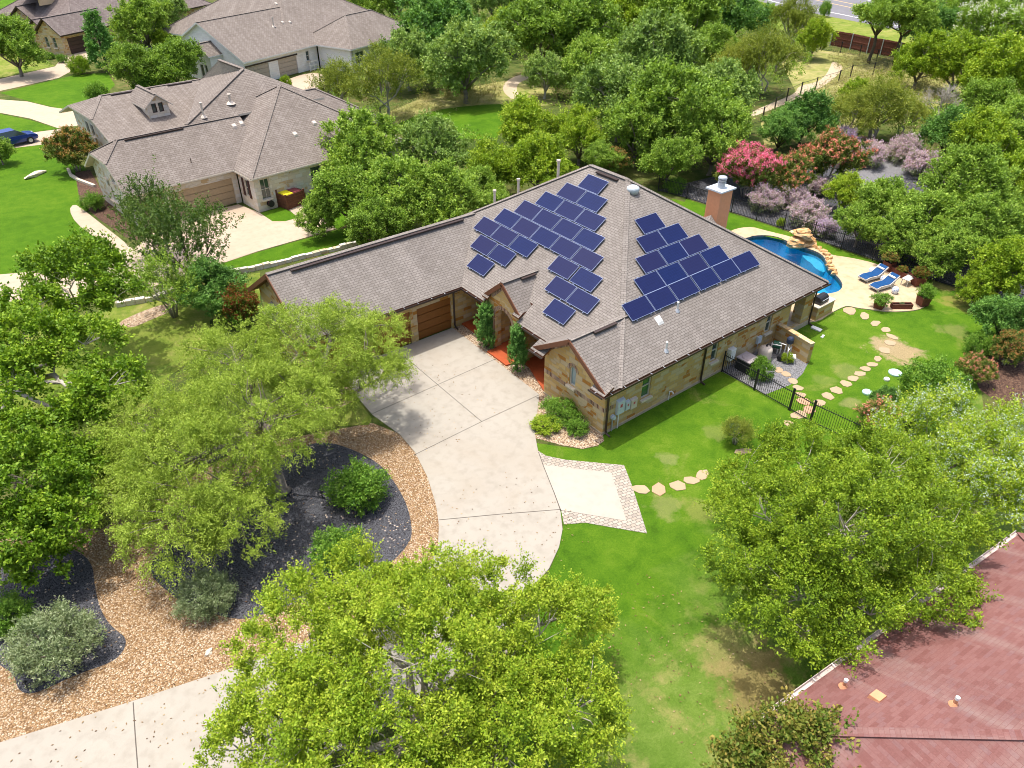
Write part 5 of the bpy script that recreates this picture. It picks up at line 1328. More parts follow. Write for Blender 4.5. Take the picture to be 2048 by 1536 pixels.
L['dark'] = leafmat('dark_green_leaves', G1((0.045, 0.117, 0.021), (0.117, 0.263, 0.044), (0.236, 0.408, 0.081)))
L['juni'] = leafmat('olive_juniper_needles', G1((0.076, 0.124, 0.014), (0.214, 0.276, 0.028), (0.386, 0.414, 0.062)))
L['green_juni'] = leafmat('green_juniper_needles', G1((0.039, 0.111, 0.023), (0.111, 0.273, 0.052), (0.221, 0.416, 0.098)))
L['silver'] = leafmat('silver_green_leaves', G1((0.132, 0.224, 0.086), (0.264, 0.383, 0.186), (0.607, 0.700, 0.643)))
L['sage'] = leafmat('grey_sage_leaves', G1((0.105, 0.158, 0.060), (0.239, 0.307, 0.143), (0.448, 0.493, 0.299)))
L['shrub'] = leafmat('shrub_leaves', G1((0.039, 0.111, 0.013), (0.124, 0.267, 0.026), (0.247, 0.403, 0.052)))
L['sparse'] = leafmat('dark_sparse_leaves', G1((.020, .055, .008), (.060, .125, .018), (.13, .205, .035)))
L['red'] = leafmat('red_tip_leaves', G1((.09, .05, .015), (.28, .06, .025), (.42, .09, .03)))
L['yellow'] = leafmat('yellow_leaves', G1((.10, .15, .01), (.27, .29, .02), (.45, .42, .04)))
L['crape'] = leafmat('crape_leaves', G1((0.042, 0.091, 0.014), (0.119, 0.189, 0.028), (0.280, 0.280, 0.056)))
FL = {}
FL['pink'] = leafmat('pink_blossom', G1((.62, .07, .20), (.80, .17, .33), (.88, .36, .50)), .3)
FL['coral'] = leafmat('coral_blossom', G1((.58, .15, .10), (.80, .29, .21), (.86, .44, .36)), .3)
FL['lilac'] = leafmat('lilac_blossom', G1((.46, .28, .60), (.62, .45, .76), (.76, .62, .84)), .3)
FL['mauve'] = leafmat('mauve_blossom', G1((0.497, 0.319, 0.471), (0.648, 0.464, 0.621), (0.799, 0.639, 0.782)), .3)
FL['rust'] = leafmat('rusty_tips', G1((.30, .13, .04), (.42, .22, .07), (.48, .33, .11)), .3)
FL['white'] = leafmat('white_blossom', G1((.50, .52, .45), (.65, .66, .6), (.75, .75, .72)), .3)
FL['redf'] = leafmat('red_blossom', G1((.55, .04, .03), (.68, .08, .05), (.75, .2, .12)), .3)
FL['cream'] = leafmat('silver_tip_leaves', G1((0.391, 0.483, 0.414), (0.529, 0.621, 0.575), (0.667, 0.759, 0.713)), .3)

def unit(v): return v/(np.linalg.norm(v, axis=-1, keepdims=True)+1e-9)

def leaf_mesh(name, P, D, S, LL, WW, tint, mat, parent):
    n = len(P); v = np.empty((n, 4, 3), np.float32)
    LL = LL.reshape(-1, 1); WW = WW.reshape(-1, 1)
    m = P+D*LL*.5
    v[:, 0] = P; v[:, 1] = m+S*WW*.5; v[:, 2] = P+D*LL; v[:, 3] = m-S*WW*.5
    me = bpy.data.meshes.new(name)
    me.vertices.add(n*4); me.vertices.foreach_set('co', v.ravel())
    me.loops.add(n*4); me.loops.foreach_set('vertex_index', np.arange(n*4, dtype=np.int32))
    me.polygons.add(n); me.polygons.foreach_set('loop_start', np.arange(0, n*4, 4, dtype=np.int32))
    try: me.polygons.foreach_set('loop_total', np.full(n, 4, np.int32))
    except Exception: pass
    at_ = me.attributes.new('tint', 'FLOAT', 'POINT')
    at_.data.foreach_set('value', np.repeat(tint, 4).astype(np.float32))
    me.materials.append(mat); me.update(calc_edges=True)
    o = bpy.data.objects.new(name, me); COL.objects.link(o)
    if parent: o.parent = parent
    return o

def clump_points(rs, lobes, n, inner=.45, low=-.55):
    lobes = np.array(lobes, float); w = (lobes[:, 3]*lobes[:, 4]); w /= w.sum()
    k = rs.choice(len(lobes), n*3, p=w)
    d = unit(rs.normal(size=(n*3, 3)))
    r = inner+(1-inner)*rs.rand(n*3)**.55
    q = lobes[k]
    p = q[:, :3]+d*q[:, 3:6]*r[:, None]
    ok = d[:, 2] > low
    # thin out points buried deep in another lobe
    for lb in lobes:
        dd = np.linalg.norm((p-lb[:3])/lb[3:6], axis=1); ok &= ~((dd < .45) & (rs.rand(n*3) < .75))
    i = np.where(ok)[0][:n]
    return p[i], d[i]

def foliage(rs, C, Dn, cr, sprigs, leaves, Ll, Wl, up=.5, out=.6, rnd=.8, droop=0.0, jit=.14, nup=.5, tipw=.26):
    n = len(C); N = n*sprigs
    crv = cr*rs.uniform(.7, 1.3, n)
    base = np.repeat(C, sprigs, 0); dn = np.repeat(Dn, sprigs, 0); crs = np.repeat(crv, sprigs)
    d = unit(dn*out+rs.normal(size=(N, 3))*rnd+np.array((0, 0, up)))
    ln = crs*rs.uniform(.6, 1.25, N)
    st = base+rs.normal(size=(N, 3))*crs[:, None]*.28
    T = rs.uniform(.12, 1.0, (N, leaves))
    P = st[:, None]+d[:, None]*(ln[:, None]*T)[..., None]
    P[..., 2] -= droop*(T**2)*ln[:, None]
    P += rs.normal(size=P.shape)*(crs*jit)[:, None, None]*(.4+.6*T)[..., None]
    dd = np.repeat(d[:, None], leaves, 1)
    Dl = unit(dd*.7+rs.normal(size=P.shape)*.75-np.array((0, 0, droop*.8)))
    nr = unit(rs.normal(size=P.shape)+np.array((0, 0, nup*2))+dd*.3)
    S = unit(np.cross(nr, Dl))
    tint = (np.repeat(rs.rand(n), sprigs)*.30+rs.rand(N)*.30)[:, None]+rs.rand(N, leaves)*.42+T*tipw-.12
    k = N*leaves
    sz = rs.uniform(.65, 1.3, k)
    return P.reshape(k, 3), Dl.reshape(k, 3), S.reshape(k, 3), Ll*sz, Wl*sz, np.clip(tint.ravel(), 0, 1), (st, d, ln)

def along(mids_, k=5):
    out = []
    for a, b in mids_: out += [a+(b-a)*t for t in np.linspace(0, 1, k)]
    return np.array(out)

def limbs(rng, base, fork, ends, r0, parent, mat, sub=None, name='trunk', lean=(0, 0), n=7):
    """trunk from base to fork, then limbs to each end, then twigs to sub points"""
    mb = MB(); base = np.array(base, float); fork = np.array(fork, float)
    h = np.linalg.norm(fork-base)
    pts = [base+(fork-base)*t+np.array((rng.uniform(-1, 1), rng.uniform(-1, 1), 0))*h*.05*(0 < t < 1) for t in (0, .08, .35, .7, 1)]
    mb.tube(pts, [r0*1.5, r0*1.1, r0*.95, r0*.88, r0*.8], n)
    mids = []; segs = []
    for e in ends:
        e = np.array(e, float); v = e-fork; L_ = np.linalg.norm(v)
        a = fork+v*.33+np.array((rng.uniform(-1, 1), rng.uniform(-1, 1), .6+rng.uniform(-.3, .5)))*L_*.12
        b = fork+v*.68+np.array((rng.uniform(-1, 1), rng.uniform(-1, 1), rng.uniform(-.5, 1)))*L_*.10
        k = r0*.62
        mb.tube([fork, a, b, e], [k, k*.75, k*.5, k*.22], max(4, n-2)); segs += [(a, b), (b, e)]
    if sub is not None and len(segs):
        md = along(segs, 6); use = np.zeros(len(md))
        for s in sub:
            j = int(np.argmin(np.linalg.norm(md-s, axis=1)*(1+.35*use))); use[j] += 1; v = s-md[j]; L_ = np.linalg.norm(v)
            c = md[j]+v*.5+np.array((rng.uniform(-1, 1), rng.uniform(-1, 1), rng.uniform(-.3, 1)))*L_*.15
            mb.tube([md[j], c, s], [r0*.11, r0*.075, r0*.03], 4, cap=False)
    return mb.build(name, mat, parent, uv=False, smooth=True)

SPEC = {}
def rand_lobes(rs, n, R=.52, r=.46, zc=1.05, rz=.62, zj=.25, core=.72):
    lo = [(0, 0, zc, core, core, rz)]
    a0 = rs.rand()*6.28
    for i in range(n):
        a = a0+6.28*i/n+rs.uniform(-.3, .3); q = R*rs.uniform(.75, 1.15); k = r*rs.uniform(.75, 1.2)
        lo.append((math.cos(a)*q, math.sin(a)*q, zc+rs.uniform(-zj, zj), k, k, k*.85))
    lo.append((rs.uniform(-.2, .2), rs.uniform(-.2, .2), zc+rz*.55, .5, .5, .42))
    return lo

def proto_tree(kind, seed, name, leafm, bark, zc=.9, rz=.66, nc=160, cr=.165, sp=14, lv=16, ll=.054, lw=.031, up=.5, out=.6, droop=0., nl=8, R=.60, r=.40, blossom=None, bfrac=.5, trunks=1, tr=.055, nup=.5, jit=.14, low=-.55):
    rs = np.random.RandomState(seed); rng = random.Random(seed)
    t = thing(name, 'x', 'tree')
    lo = rand_lobes(rs, nl, R, r, zc, rz, .32, .62)
    C, Dn = clump_points(rs, lo, nc, low=low)
    P, D, S, a, b, ti, (st, sd_, ln) = foliage(rs, C, Dn, cr, sp, lv, ll, lw, up, out, .8, droop, jit, nup)
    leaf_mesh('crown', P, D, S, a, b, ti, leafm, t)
    if blossom:
        tip = st+sd_*ln[:, None]
        ok = np.where((np.repeat(Dn[:, 2], sp) > -.1) & (tip[:, 2] > zc*rs.uniform(.7, 1.15, len(tip))) & (rs.rand(len(tip)) < bfrac))[0]
        q = 16; m = len(ok)
        Pb = np.repeat(tip[ok], q, 0)+rs.normal(size=(m*q, 3))*cr*.16+np.repeat(sd_[ok], q, 0)*rs.uniform(0, .45, (m*q, 1))*cr
        Db = unit(rs.normal(size=(m*q, 3))); Sb = unit(np.cross(Db, unit(rs.normal(size=(m*q, 3))+np.array((0, 0, 1.)))))
        leaf_mesh('blossom', Pb, Db, Sb, ll*.8*rs.uniform(.6, 1.2, m*q), ll*.7*rs.uniform(.6, 1.2, m*q), np.clip(np.repeat(rs.rand(m), q)*.5+rs.rand(m*q)*.5, 0, 1), blossom, t)
    if trunks == 1:
        limbs(rng, (0, 0, -.02), (rng.uniform(-.05, .05), rng.uniform(-.05, .05), (zc-rz)*.9+.08), [l[:3] for l in lo[1:]], tr, t, bark, C[::4])
    else:
        mb = MB()
        for i in range(trunks):
            a_ = 6.28*i/trunks+rng.uniform(-.3, .3); e = lo[1+i % (len(lo)-1)]
            x, y = math.cos(a_)*.06, math.sin(a_)*.06
            mb.tube([(x, y, -.02), (x*2.5, y*2.5, zc*.35), (e[0]*.6, e[1]*.6, zc*.7), (e[0], e[1], e[2])], [tr*.6, tr*.5, tr*.35, tr*.12], 6)
        for s in C[::3]:
            e = min(lo, key=lambda l: np.linalg.norm(np.array(l[:3])-s)); mb.tube([(e[0]*.6, e[1]*.6, zc*.7), (s+np.array(e[:3]))/2, s], [tr*.2, tr*.13, tr*.05], 4, cap=False)
        mb.build('trunk', bark, t, uv=False, smooth=True)
    return t

def proto_shrub(kind, seed, name, leafm, nc=110, cr=.24, sp=11, lv=12, ll=.07, lw=.034, up=.7, rz=.78, zc=.55, blossom=None, bfrac=.5, lobes=5, jit=.12):
    rs = np.random.RandomState(seed); t = thing(name, 'x', 'shrub')
    lo = [(0, 0, zc, .74, .74, rz*.75)]
    for i in range(lobes):
        a = 6.28*i/lobes+rs.uniform(-.3, .3); q = rs.uniform(.3, .5); k = rs.uniform(.38, .52); lo.append((math.cos(a)*q, math.sin(a)*q, zc+rs.uniform(-.2, .12), k, k, k*.9))
    C, Dn = clump_points(rs, lo, nc, .5, -.75); C[:, 2] = np.maximum(C[:, 2], .06)
    P, D, S, a, b, ti, (st, sd_, ln) = foliage(rs, C, Dn, cr, sp, lv, ll, lw, up, .9, .6, 0, jit, .4)
    P[:, 2] = np.maximum(P[:, 2], .01)
    leaf_mesh('foliage', P, D, S, a, b, ti, leafm, t)
    if blossom:
        tip = st+sd_*ln[:, None]; ok = np.where((rs.rand(len(tip)) < bfrac) & (tip[:, 2] > rs.uniform(.35, .75, len(tip))))[0]; q = 14; m = len(ok)
        Pb = np.repeat(tip[ok], q, 0)+rs.normal(size=(m*q, 3))*cr*.14-np.repeat(sd_[ok], q, 0)*rs.uniform(-.2, .6, (m*q, 1))*cr
        Pb[:, 2] = np.maximum(Pb[:, 2], .02)
        Db = unit(rs.normal(size=(m*q, 3))); Sb = unit(np.cross(Db, unit(rs.normal(size=(m*q, 3))+np.array((0, 0, 1.)))))
        leaf_mesh('blossom', Pb, Db, Sb, ll*.8*rs.uniform(.6, 1.2, m*q), ll*.65*rs.uniform(.6, 1.2, m*q), np.clip(np.repeat(rs.rand(m), q)*.5+rs.rand(m*q)*.5, 0, 1), blossom, t)
    mb = MB()
    for i in range(7):
        a = 6.28*i/7; mb.tube([(math.cos(a)*.05, math.sin(a)*.05, -.02), (math.cos(a)*.2, math.sin(a)*.2, .3), (math.cos(a)*.4, math.sin(a)*.4, .55)], [.03, .022, .008], 5)
    mb.build('stem', M['bark'], t, uv=False, smooth=True)
    return t

def proto_conifer(seed, name, leafm, h=2.6, nc=150, cr=.16, sp=10, lv=14, ll=.05, lw=.022, wide=.5, up=1.2, rough=.16):
    rs = np.random.RandomState(seed); t = thing(name, 'x', 'tree')
    z = rs.rand(nc)**.8; a = rs.rand(nc)*6.28
    r = wide*(1-z)**.75*(.9+rough*np.sin(a*3+z*9))*rs.uniform(.55, 1, nc)+.04
    C = np.stack([np.cos(a)*r, np.sin(a)*r, .08+z*h*.92], 1); Dn = unit(np.stack([np.cos(a), np.sin(a), np.full(nc, .3)], 1))
    P, D, S, x, y, ti, _ = foliage(rs, C, Dn, cr, sp, lv, ll, lw, up, .8, .35, 0, .055, .3, tipw=.45); P[:, 2] = np.maximum(P[:, 2], .03)
    leaf_mesh('crown', P, D, S, x, y, ti, leafm, t)
    mb = MB(); mb.tube([(0, 0, -.02), (0, 0, h*.5), (0, 0, h*.95)], [.06, .04, .01], 6); mb.build('trunk', M['bark_dark'], t, uv=False)
    return t

def proto_bare(seed, name, bark, depth=5, r0=.05):
    rng = random.Random(seed); t = thing(name, 'x', 'tree'); mb = MB()
    def grow(p, d, L_, r, k):
        q = p+d*L_; m_ = (p+q)/2+np.array([rng.uniform(-1, 1) for _ in range(3)])*L_*.1
        mb.tube([p, m_, q], [r, r*.8, r*.6], 4 if k > 1 else 6, cap=False)
        if k >= depth: return
        for _ in range(3 if k < 4 else 4):
            nd = d+np.array([rng.gauss(0, .62), rng.gauss(0, .62), rng.gauss(.12, .35)]); nd /= np.linalg.norm(nd)
            grow(q if rng.random() < .6 else m_, nd, L_*rng.uniform(.62, .85), r*.58, k+1)
    for i in range(3):
        a = 2.1*i; d = np.array((math.cos(a)*.55, math.sin(a)*.55, 1.)); d /= np.linalg.norm(d); grow(np.array((0, 0, -.02)), d, .55, r0, 0)
    mb.build('branches', bark, t, uv=False, smooth=True)
    return t

KIND = {   # kind: (variants of (builder), unit height of the crown centre)
 'oak': ([lambda: proto_tree('oak', 11, 'oak_tree', L['oak'], M['bark']), lambda: proto_tree('oak', 12, 'oak_tree', L['oak'], M['bark'], nl=7, rz=.7), lambda: proto_tree('oak', 13, 'oak_tree', L['oak'], M['bark'], nl=5, R=.6)], .9),
 'oak2': ([lambda: proto_tree('oak', 21, 'oak_tree', L['oak2'], M['bark'], nl=7), lambda: proto_tree('oak', 22, 'oak_tree', L['oak2'], M['bark_pale'], nl=6, rz=.7)], .9),
 'dark': ([lambda: proto_tree('dark', 31, 'evergreen_tree', L['dark'], M['bark_dark'], nc=170), lambda: proto_tree('dark', 32, 'evergreen_tree', L['dark'], M['bark_dark'], rz=.75)], .9),
 'lime': ([lambda: proto_tree('lime', 41, 'elm_tree', L['lime'], M['bark'], up=.9, rz=.75, ll=.055, jit=.18), lambda: proto_tree('lime', 42, 'elm_tree', L['lime'], M['bark'], up=.9, rz=.68, nl=5, ll=.055, jit=.18)], .9),
 'juni': ([lambda: proto_tree('juni', 51, 'juniper_tree', L['juni'], M['bark_pale'], trunks=4, zc=1.0, nc=120, cr=.26, sp=12, lv=18, ll=.05, lw=.018, up=.75, out=.5, jit=.10, tr=.07), lambda: proto_tree('juni', 52, 'juniper_tree', L['juni'], M['bark_pale'], trunks=3, zc=1.0, nc=120, cr=.24, sp=12, lv=18, ll=.05, lw=.018, up=.9, jit=.10, rz=.75)], 1.0),
 'bush': ([lambda: proto_shrub('bush', 61, 'shrub', L['shrub']), lambda: proto_shrub('bush', 62, 'shrub', L['shrub'], lobes=6)], .55),
 'limebush': ([lambda: proto_shrub('bush', 65, 'shrub', L['lime'])], .55),
 'sage': ([lambda: proto_shrub('sage', 71, 'sage_shrub', L['sage'], lw=.02, up=.9, nc=120, blossom=FL['mauve'], bfrac=1.0), lambda: proto_shrub('sage', 72, 'sage_shrub', L['sage'], lw=.02, up=.9, blossom=FL['mauve'], bfrac=.8)], .55),
 'lilac': ([lambda: proto_shrub('sage', 73, 'sage_shrub', L['sage'], lw=.02, up=.9, blossom=FL['lilac'], bfrac=.95)], .55),
 'greysage': ([lambda: proto_shrub('sage', 74, 'sage_shrub', L['sage'], nc=170, cr=.2, lw=.02, up=1.0, ll=.06)], .55),
 'pink': ([lambda: proto_tree('crape', 81, 'crape_myrtle', L['crape'], M['bark_pale'], trunks=4, zc=.85, rz=.68, blossom=FL['pink'], bfrac=.75, up=1.0)], .85),
 'coral': ([lambda: proto_tree('crape', 82, 'crape_myrtle', L['crape'], M['bark_pale'], trunks=4, zc=.85, rz=.68, blossom=FL['coral'], bfrac=.15, up=1.0), lambda: proto_tree('crape', 83, 'crape_myrtle', L['crape'], M['bark_pale'], trunks=4, zc=.85, rz=.7, blossom=FL['coral'], bfrac=.24, up=1.0)], .85),
 'rust': ([lambda: proto_tree('crape', 87, 'crape_myrtle', L['crape'], M['bark_pale'], trunks=4, zc=.85, rz=.7, blossom=FL['rust'], bfrac=.30, up=1.2)], .85),
 'white': ([lambda: proto_tree('crape', 84, 'crape_myrtle', L['oak'], M['bark_pale'], trunks=4, zc=.85, rz=.62, blossom=FL['white'], bfrac=.12, up=1.0)], .85),
 'sparse': ([lambda: proto_tree('crape', 85, 'crape_myrtle', L['sparse'], M['bark_dark'], trunks=5, zc=1.0, rz=.85, nc=72, cr=.36, sp=6, lv=30, ll=.045, lw=.026, up=1.9, out=.7, jit=.05), lambda: proto_tree('crape', 86, 'crape_myrtle', L['oak'], M['bark_pale'], trunks=5, zc=1.0, rz=.8, nc=80, cr=.34, sp=6, lv=30, ll=.045, lw=.026, up=1.7, out=.7, jit=.05)], 1.0),
 'redtip': ([lambda: proto_shrub('red', 91, 'red_tip_shrub', L['shrub'], zc=.7, rz=.9, blossom=L['red'], bfrac=.75, up=1.2)], .7),
 'street': ([lambda: proto_tree('oak', 95, 'oak_tree', L['oak'], M['bark_dark'], zc=1.45, rz=.62, low=-.3), lambda: proto_tree('oak', 96, 'oak_tree', L['oak'], M['bark_dark'], zc=1.45, rz=.6, low=-.3)], 1.45),
 'bare': ([lambda: proto_bare(97, 'bare_tree', M['bark_pale'])], .95),
 'fir': ([lambda: proto_conifer(98, 'conifer_tree', L['green_juni'], 2.8, 170, .2, 10, 14, .07, .04, .85, .3)], 1.3),
}
SEEN = {}
def plant(kind, px, py, hw, label, cat='tree', sz=1.0, group=None, var=None, rz=None, uniq=None):
    vs, zu = KIND[kind]; key = kind; k = SEEN.setdefault(key, {'n': 0, 'p': {}})
    i = (k['n'] if var is None else var) % len(vs); k['n'] += 1
    if i not in k['p']: t = k['p'][i] = vs[i]()
    else: t = copy_tree(k['p'][i])
    r = 4.0
    if cat == 'tree': hw = hw*1.10
    for _ in range(6):
        p = at(px, py, zu*r*sz); r = hw*depth_of(p)/F_PX
    t.location = (float(p[0]), float(p[1]), 0); t.scale = (r, r, r*sz)
    t.rotation_euler = (0, 0, (k['n']*2.39996) % 6.283 if rz is None else rz)
    t['label'] = label; t['category'] = cat
    if group: t['group'] = group
    elif 'group' in t.keys(): del t['group']
    return t

# -- unique foreground trees, built where they stand
def big_tree(name, label, base, fork, lobes, leafm, bark, seed, nc, cr, sp, lv, ll, lw, r0, up=.5, out=.6, droop=0., jit=.14, low=-.5, inner=.45, nup=.5, rnd=.8, blossom=None, bfrac=.1):
    rs = np.random.RandomState(seed); rng = random.Random(seed)
    base = np.array((base[0], base[1], 0.0)); t = thing(name, label, 'tree', tuple(map(float, base)))
    lo = [(l[0]-base[0], l[1]-base[1], *l[2:]) for l in lobes]
    C, Dn = clump_points(rs, lo, nc, inner, low)
    P, D, S, a, b, ti, (st, sd_, ln) = foliage(rs, C, Dn, cr, sp, lv, ll, lw, up, out, rnd, droop, jit, nup)
    P[:, 2] = np.maximum(P[:, 2], .1)
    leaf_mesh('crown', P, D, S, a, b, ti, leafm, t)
    if blossom:
        tip = st+sd_*ln[:, None]; ok = np.where(rs.rand(len(tip)) < bfrac)[0]; q = 22; m = len(ok)
        Pb = np.repeat(tip[ok], q, 0)+rs.normal(size=(m*q, 3))*cr*.10-np.repeat(sd_[ok], q, 0)*rs.uniform(-.1, .9, (m*q, 1))*cr
        Db = unit(rs.normal(size=(m*q, 3))+np.repeat(sd_[ok], q, 0)); Sb = unit(np.cross(Db, unit(rs.normal(size=(m*q, 3))+np.array((0, 0, 1.)))))
        leaf_mesh('blossom', Pb, Db, Sb, ll*.8*rs.uniform(.6, 1.2, m*q), lw*.9*rs.uniform(.6, 1.2, m*q), np.clip(rs.rand(m*q), 0, 1), blossom, t)
    f = np.array(fork)-base if len(fork) == 3 else np.array((fork[0]-base[0], fork[1]-base[1], 2.0))
    limbs(rng, (0, 0, -.05), f, [l[:3] for l in lo], r0, t, bark, C[::3], n=9)
    return t
def lobe(px, py, z, hw, flat=.7):
    p = at(px, py, z); r = hw*depth_of(p)/F_PX; return (float(p[0]), float(p[1]), z, r, r, r*flat)

lo = [lobe(820, 1380, 4.4, 270, .6), lobe(620, 1290, 3.8, 150), lobe(700, 1180, 3.4, 95), lobe(990, 1170, 3.4, 80), lobe(870, 1200, 4.4, 110), lobe(1080, 1270, 3.8, 125), lobe(1150, 1420, 3.6, 95), lobe(560, 1460, 3.4, 120), lobe(1000, 1500, 4.0, 190), lobe(760, 1550, 4.2, 230), lobe(480, 1500, 2.8, 75), lobe(1160, 1220, 2.8, 60), lobe(830, 1330, 5.6, 170)]
big_tree('oak_tree', 'large yellow-green oak in front of the driveway at the bottom of the picture', lo[0][:2], (lo[0][0], lo[0][1], 2.2), lo, L['fore'], M['bark_pale'], 1, 720, .42, 19, 22, .085, .046, .24, up=.85, out=.5, jit=.13)
lo = [lobe(1700, 1080, 4.3, 200, .65), lobe(1530, 1030, 3.8, 110), lobe(1490, 1130, 3.2, 80), lobe(1600, 930, 3.8, 95), lobe(1760, 950, 4.2, 110), lobe(1870, 1060, 4.0, 100), lobe(1860, 1190, 3.6, 90), lobe(1740, 1230, 3.8, 110), lobe(1590, 1200, 3.6, 115), lobe(1620, 1290, 2.8, 60), lobe(1690, 1050, 5.3, 130), lobe(1480, 960, 2.6, 40)]
big_tree('oak_tree', 'broad yellow-green oak overhanging the red roof on the right', lo[0][:2], (lo[0][0], lo[0][1], 2.2), lo, L['fore'], M['bark_pale'], 2, 580, .42, 19, 21, .085, .046, .22, up=.85, out=.5, jit=.13)
lo = [lobe(400, 930, 3.4, 150, .7), lobe(520, 830, 4.4, 140, .65), lobe(620, 690, 4.4, 130, .55), lobe(470, 720, 4.2, 100, .6), lobe(320, 860, 3.4, 110, .7), lobe(350, 1040, 2.6, 110, .7), lobe(260, 1000, 2.4, 70, .8), lobe(480, 1040, 2.4, 80, .8), lobe(730, 720, 3.8, 75, .6), lobe(600, 800, 3.6, 75, .7), lobe(690, 650, 4.2, 60, .5), lobe(760, 650, 3.6, 35, .6), lobe(780, 745, 3.2, 40, .6), lobe(690, 780, 2.8, 45, .7), lobe(290, 930, 2.6, 70, .8), lobe(230, 950, 2.0, 40, .8)]
b0 = at(566, 985)
big_tree('mesquite_tree', 'wide feathery olive-green tree spreading over the mulch beds on the left', b0[:2], at(520, 880, 2.6), lo, L['mesq'], M['bark'], 3, 860, .56, 17, 26, .10, .028, .30, up=.3, out=.75, droop=.45, jit=.09, nup=.3, rnd=.65)
lo = [lobe(150, 560, 5.0, 90), lobe(230, 600, 4.4, 50), lobe(100, 540, 4.4, 50), lobe(180, 520, 5.2, 55), lobe(215, 545, 5.0, 40)]
big_tree('oak_tree', 'smaller deep green oak with a pale trunk by the stone edging', g2(147, 668), at(152, 630, 2.4), lo, L['left'], M['bark_pale'], 4, 130, .44, 13, 16, .15, .095, .13, jit=.16)
lo = [lobe(60, 690, 5.0, 90), lobe(170, 690, 4.8, 70), lobe(230, 770, 4.4, 60), lobe(180, 800, 4.0, 55), lobe(60, 620, 5.0, 60), lobe(20, 760, 4.6, 70), lobe(130, 840, 3.6, 35)]
big_tree('oak_tree', 'deep green spreading oak with pale dead limbs at the left edge', g2(8, 830), at(25, 770, 2.6), lo, L['left'], M['bark_pale'], 5, 185, .46, 14, 16, .15, .095, .26, jit=.16, inner=.62)
lo = [lobe(60, 960, 3.4, 110), lobe(130, 1040, 2.6, 75), lobe(150, 930, 3.0, 60), lobe(30, 1080, 2.4, 80), lobe(80, 1120, 1.6, 50), lobe(20, 880, 3.4, 70)]
big_tree('oak_tree', 'bright green low-branching oak on the left below the spreading one', g2(30, 1040), at(40, 1000, 1.5), lo, L['left'], M['bark'], 6, 250, .42, 14, 16, .135, .082, .18, jit=.16)
lo = [lobe(1850, 880, 2.4, 75, 1), lobe(1930, 850, 2.8, 70, 1), lobe(1990, 920, 2.6, 80, 1), lobe(1880, 970, 2.4, 80, 1), lobe(1960, 1000, 2.4, 70, 1), lobe(2040, 980, 2.6, 60, 1), lobe(2030, 870, 2.6, 60, 1), lobe(1800, 850, 2.0, 45, 1)]
big_tree('silver_shrub', 'loose yellow-green bush with silvery blue tips on the right', lo[3][:2], (lo[3][0], lo[3][1], .9), lo, L['lime'], M['bark'], 7, 210, .62, 13, 18, .12, .05, .12, up=1.1, out=.5, jit=.09, low=-.7, inner=.5, blossom=FL['cream'], bfrac=.24)
lo = [lobe(1560, 1490, 2.8, 70, 1), lobe(1630, 1470, 3.0, 50, 1), lobe(1490, 1520, 2.6, 45, 1), lobe(1590, 1540, 2.6, 80, 1), lobe(1650, 1520, 2.8, 40, 1)]
big_tree('crape_myrtle', 'greenish orange crape myrtle in front of the red roof at the bottom', lo[3][:2], (lo[3][0], lo[3][1], .8), lo, leafmat('orange_green_leaves', G1((.05, .11, .012), (.14, .20, .025), (.34, .27, .06))), M['bark_pale'], 8, 110, .5, 12, 16, .12, .07, .08, up=1.1, out=.5, jit=.11, low=-.7)

# -- the entry conifers
def conifer(px, py, h, label, seed):
    t = proto_conifer(seed, 'juniper', L['green_juni'], h, 120, .34, 7, 34, .07, .030, .46, 1.5, .3); p = at(px, py); t.location = (float(p[0]), float(p[1]), 0)
    tag(t, label, 'conifer', 'clipped junipers at the front walk')
conifer(973, 694, 2.75, 'pointed green juniper left of the arched entry', 201); conifer(1035, 742, 2.7, 'pointed green juniper right of the arched entry', 202)

# -- shrubs round the house
S = 'shrub'
plant('bush', 718, 975, 68, 'large glossy green shrub in the black mulch beside the driveway', S, .95)
plant('bush', 676, 1098, 60, 'bright green shrub just behind the large front oak', S, .9)
plant('greysage', 415, 1190, 64, 'round grey-green shrub on the edge between mulch and gravel', S, .95)
plant('greysage', 100, 1282, 96, 'big grey-green shrub in the lower left mulch bed', S, .95)
plant('bush', 14, 1232, 55, 'green shrub at the left edge behind the big grey-green one', S, .9)
plant('limebush', 664, 798, 17, 'tiny yellow-green shrub in the pale gravel', S, .9)
plant('bush', 1125, 822, 42, 'dull green shrub under the arched gable window', S, .8)
plant('limebush', 1092, 848, 34, 'low bright green shrub at the driveway edge', S, .6)
plant('bush', 1155, 856, 26, 'small round shrub near the gable corner', S, .9)
plant('bush', 1523, 740, 26, 'round leafy shrub behind the black fence', S, 1.35)
plant('limebush', 1575, 716, 14, 'small yellow-green potted plant in the utility yard', S, 1.2)
plant('juni', 1475, 862, 34, 'small olive juniper growing beside the teal basin', 'tree', .9)
# planter fillings
def filler(kind, i, r, dz, label, sz=.9):
    t0, h, a, b, rz = PLANTERS[i]; vs, zu = KIND[kind]
    t = plant(kind, 1000, 700, 20, label, 'plant'); t.location = (t0.location.x, t0.location.y, t0.location.z+h-.1+dz); t.scale = (r, r, r*sz)
filler('rust', 0, .62, 0, 'pink flowering plant in the tall planter behind the loungers', .8)
filler('redtip', 1, .42, 0, 'low reddish greenery in the long trough by the fence', .6); filler('redtip', 2, .58, 0, 'red flowering bush in the planter by the side table', .9)
filler('bush', 3, .62, 0, 'leafy green bush in the planter on the curved deck edge', 1.1); filler('bush', 4, .66, -.1, 'spreading fern in the planter on the deck', .7); filler('greysage', 5, .16, 0, 'few small seedlings in the low trough', 1)

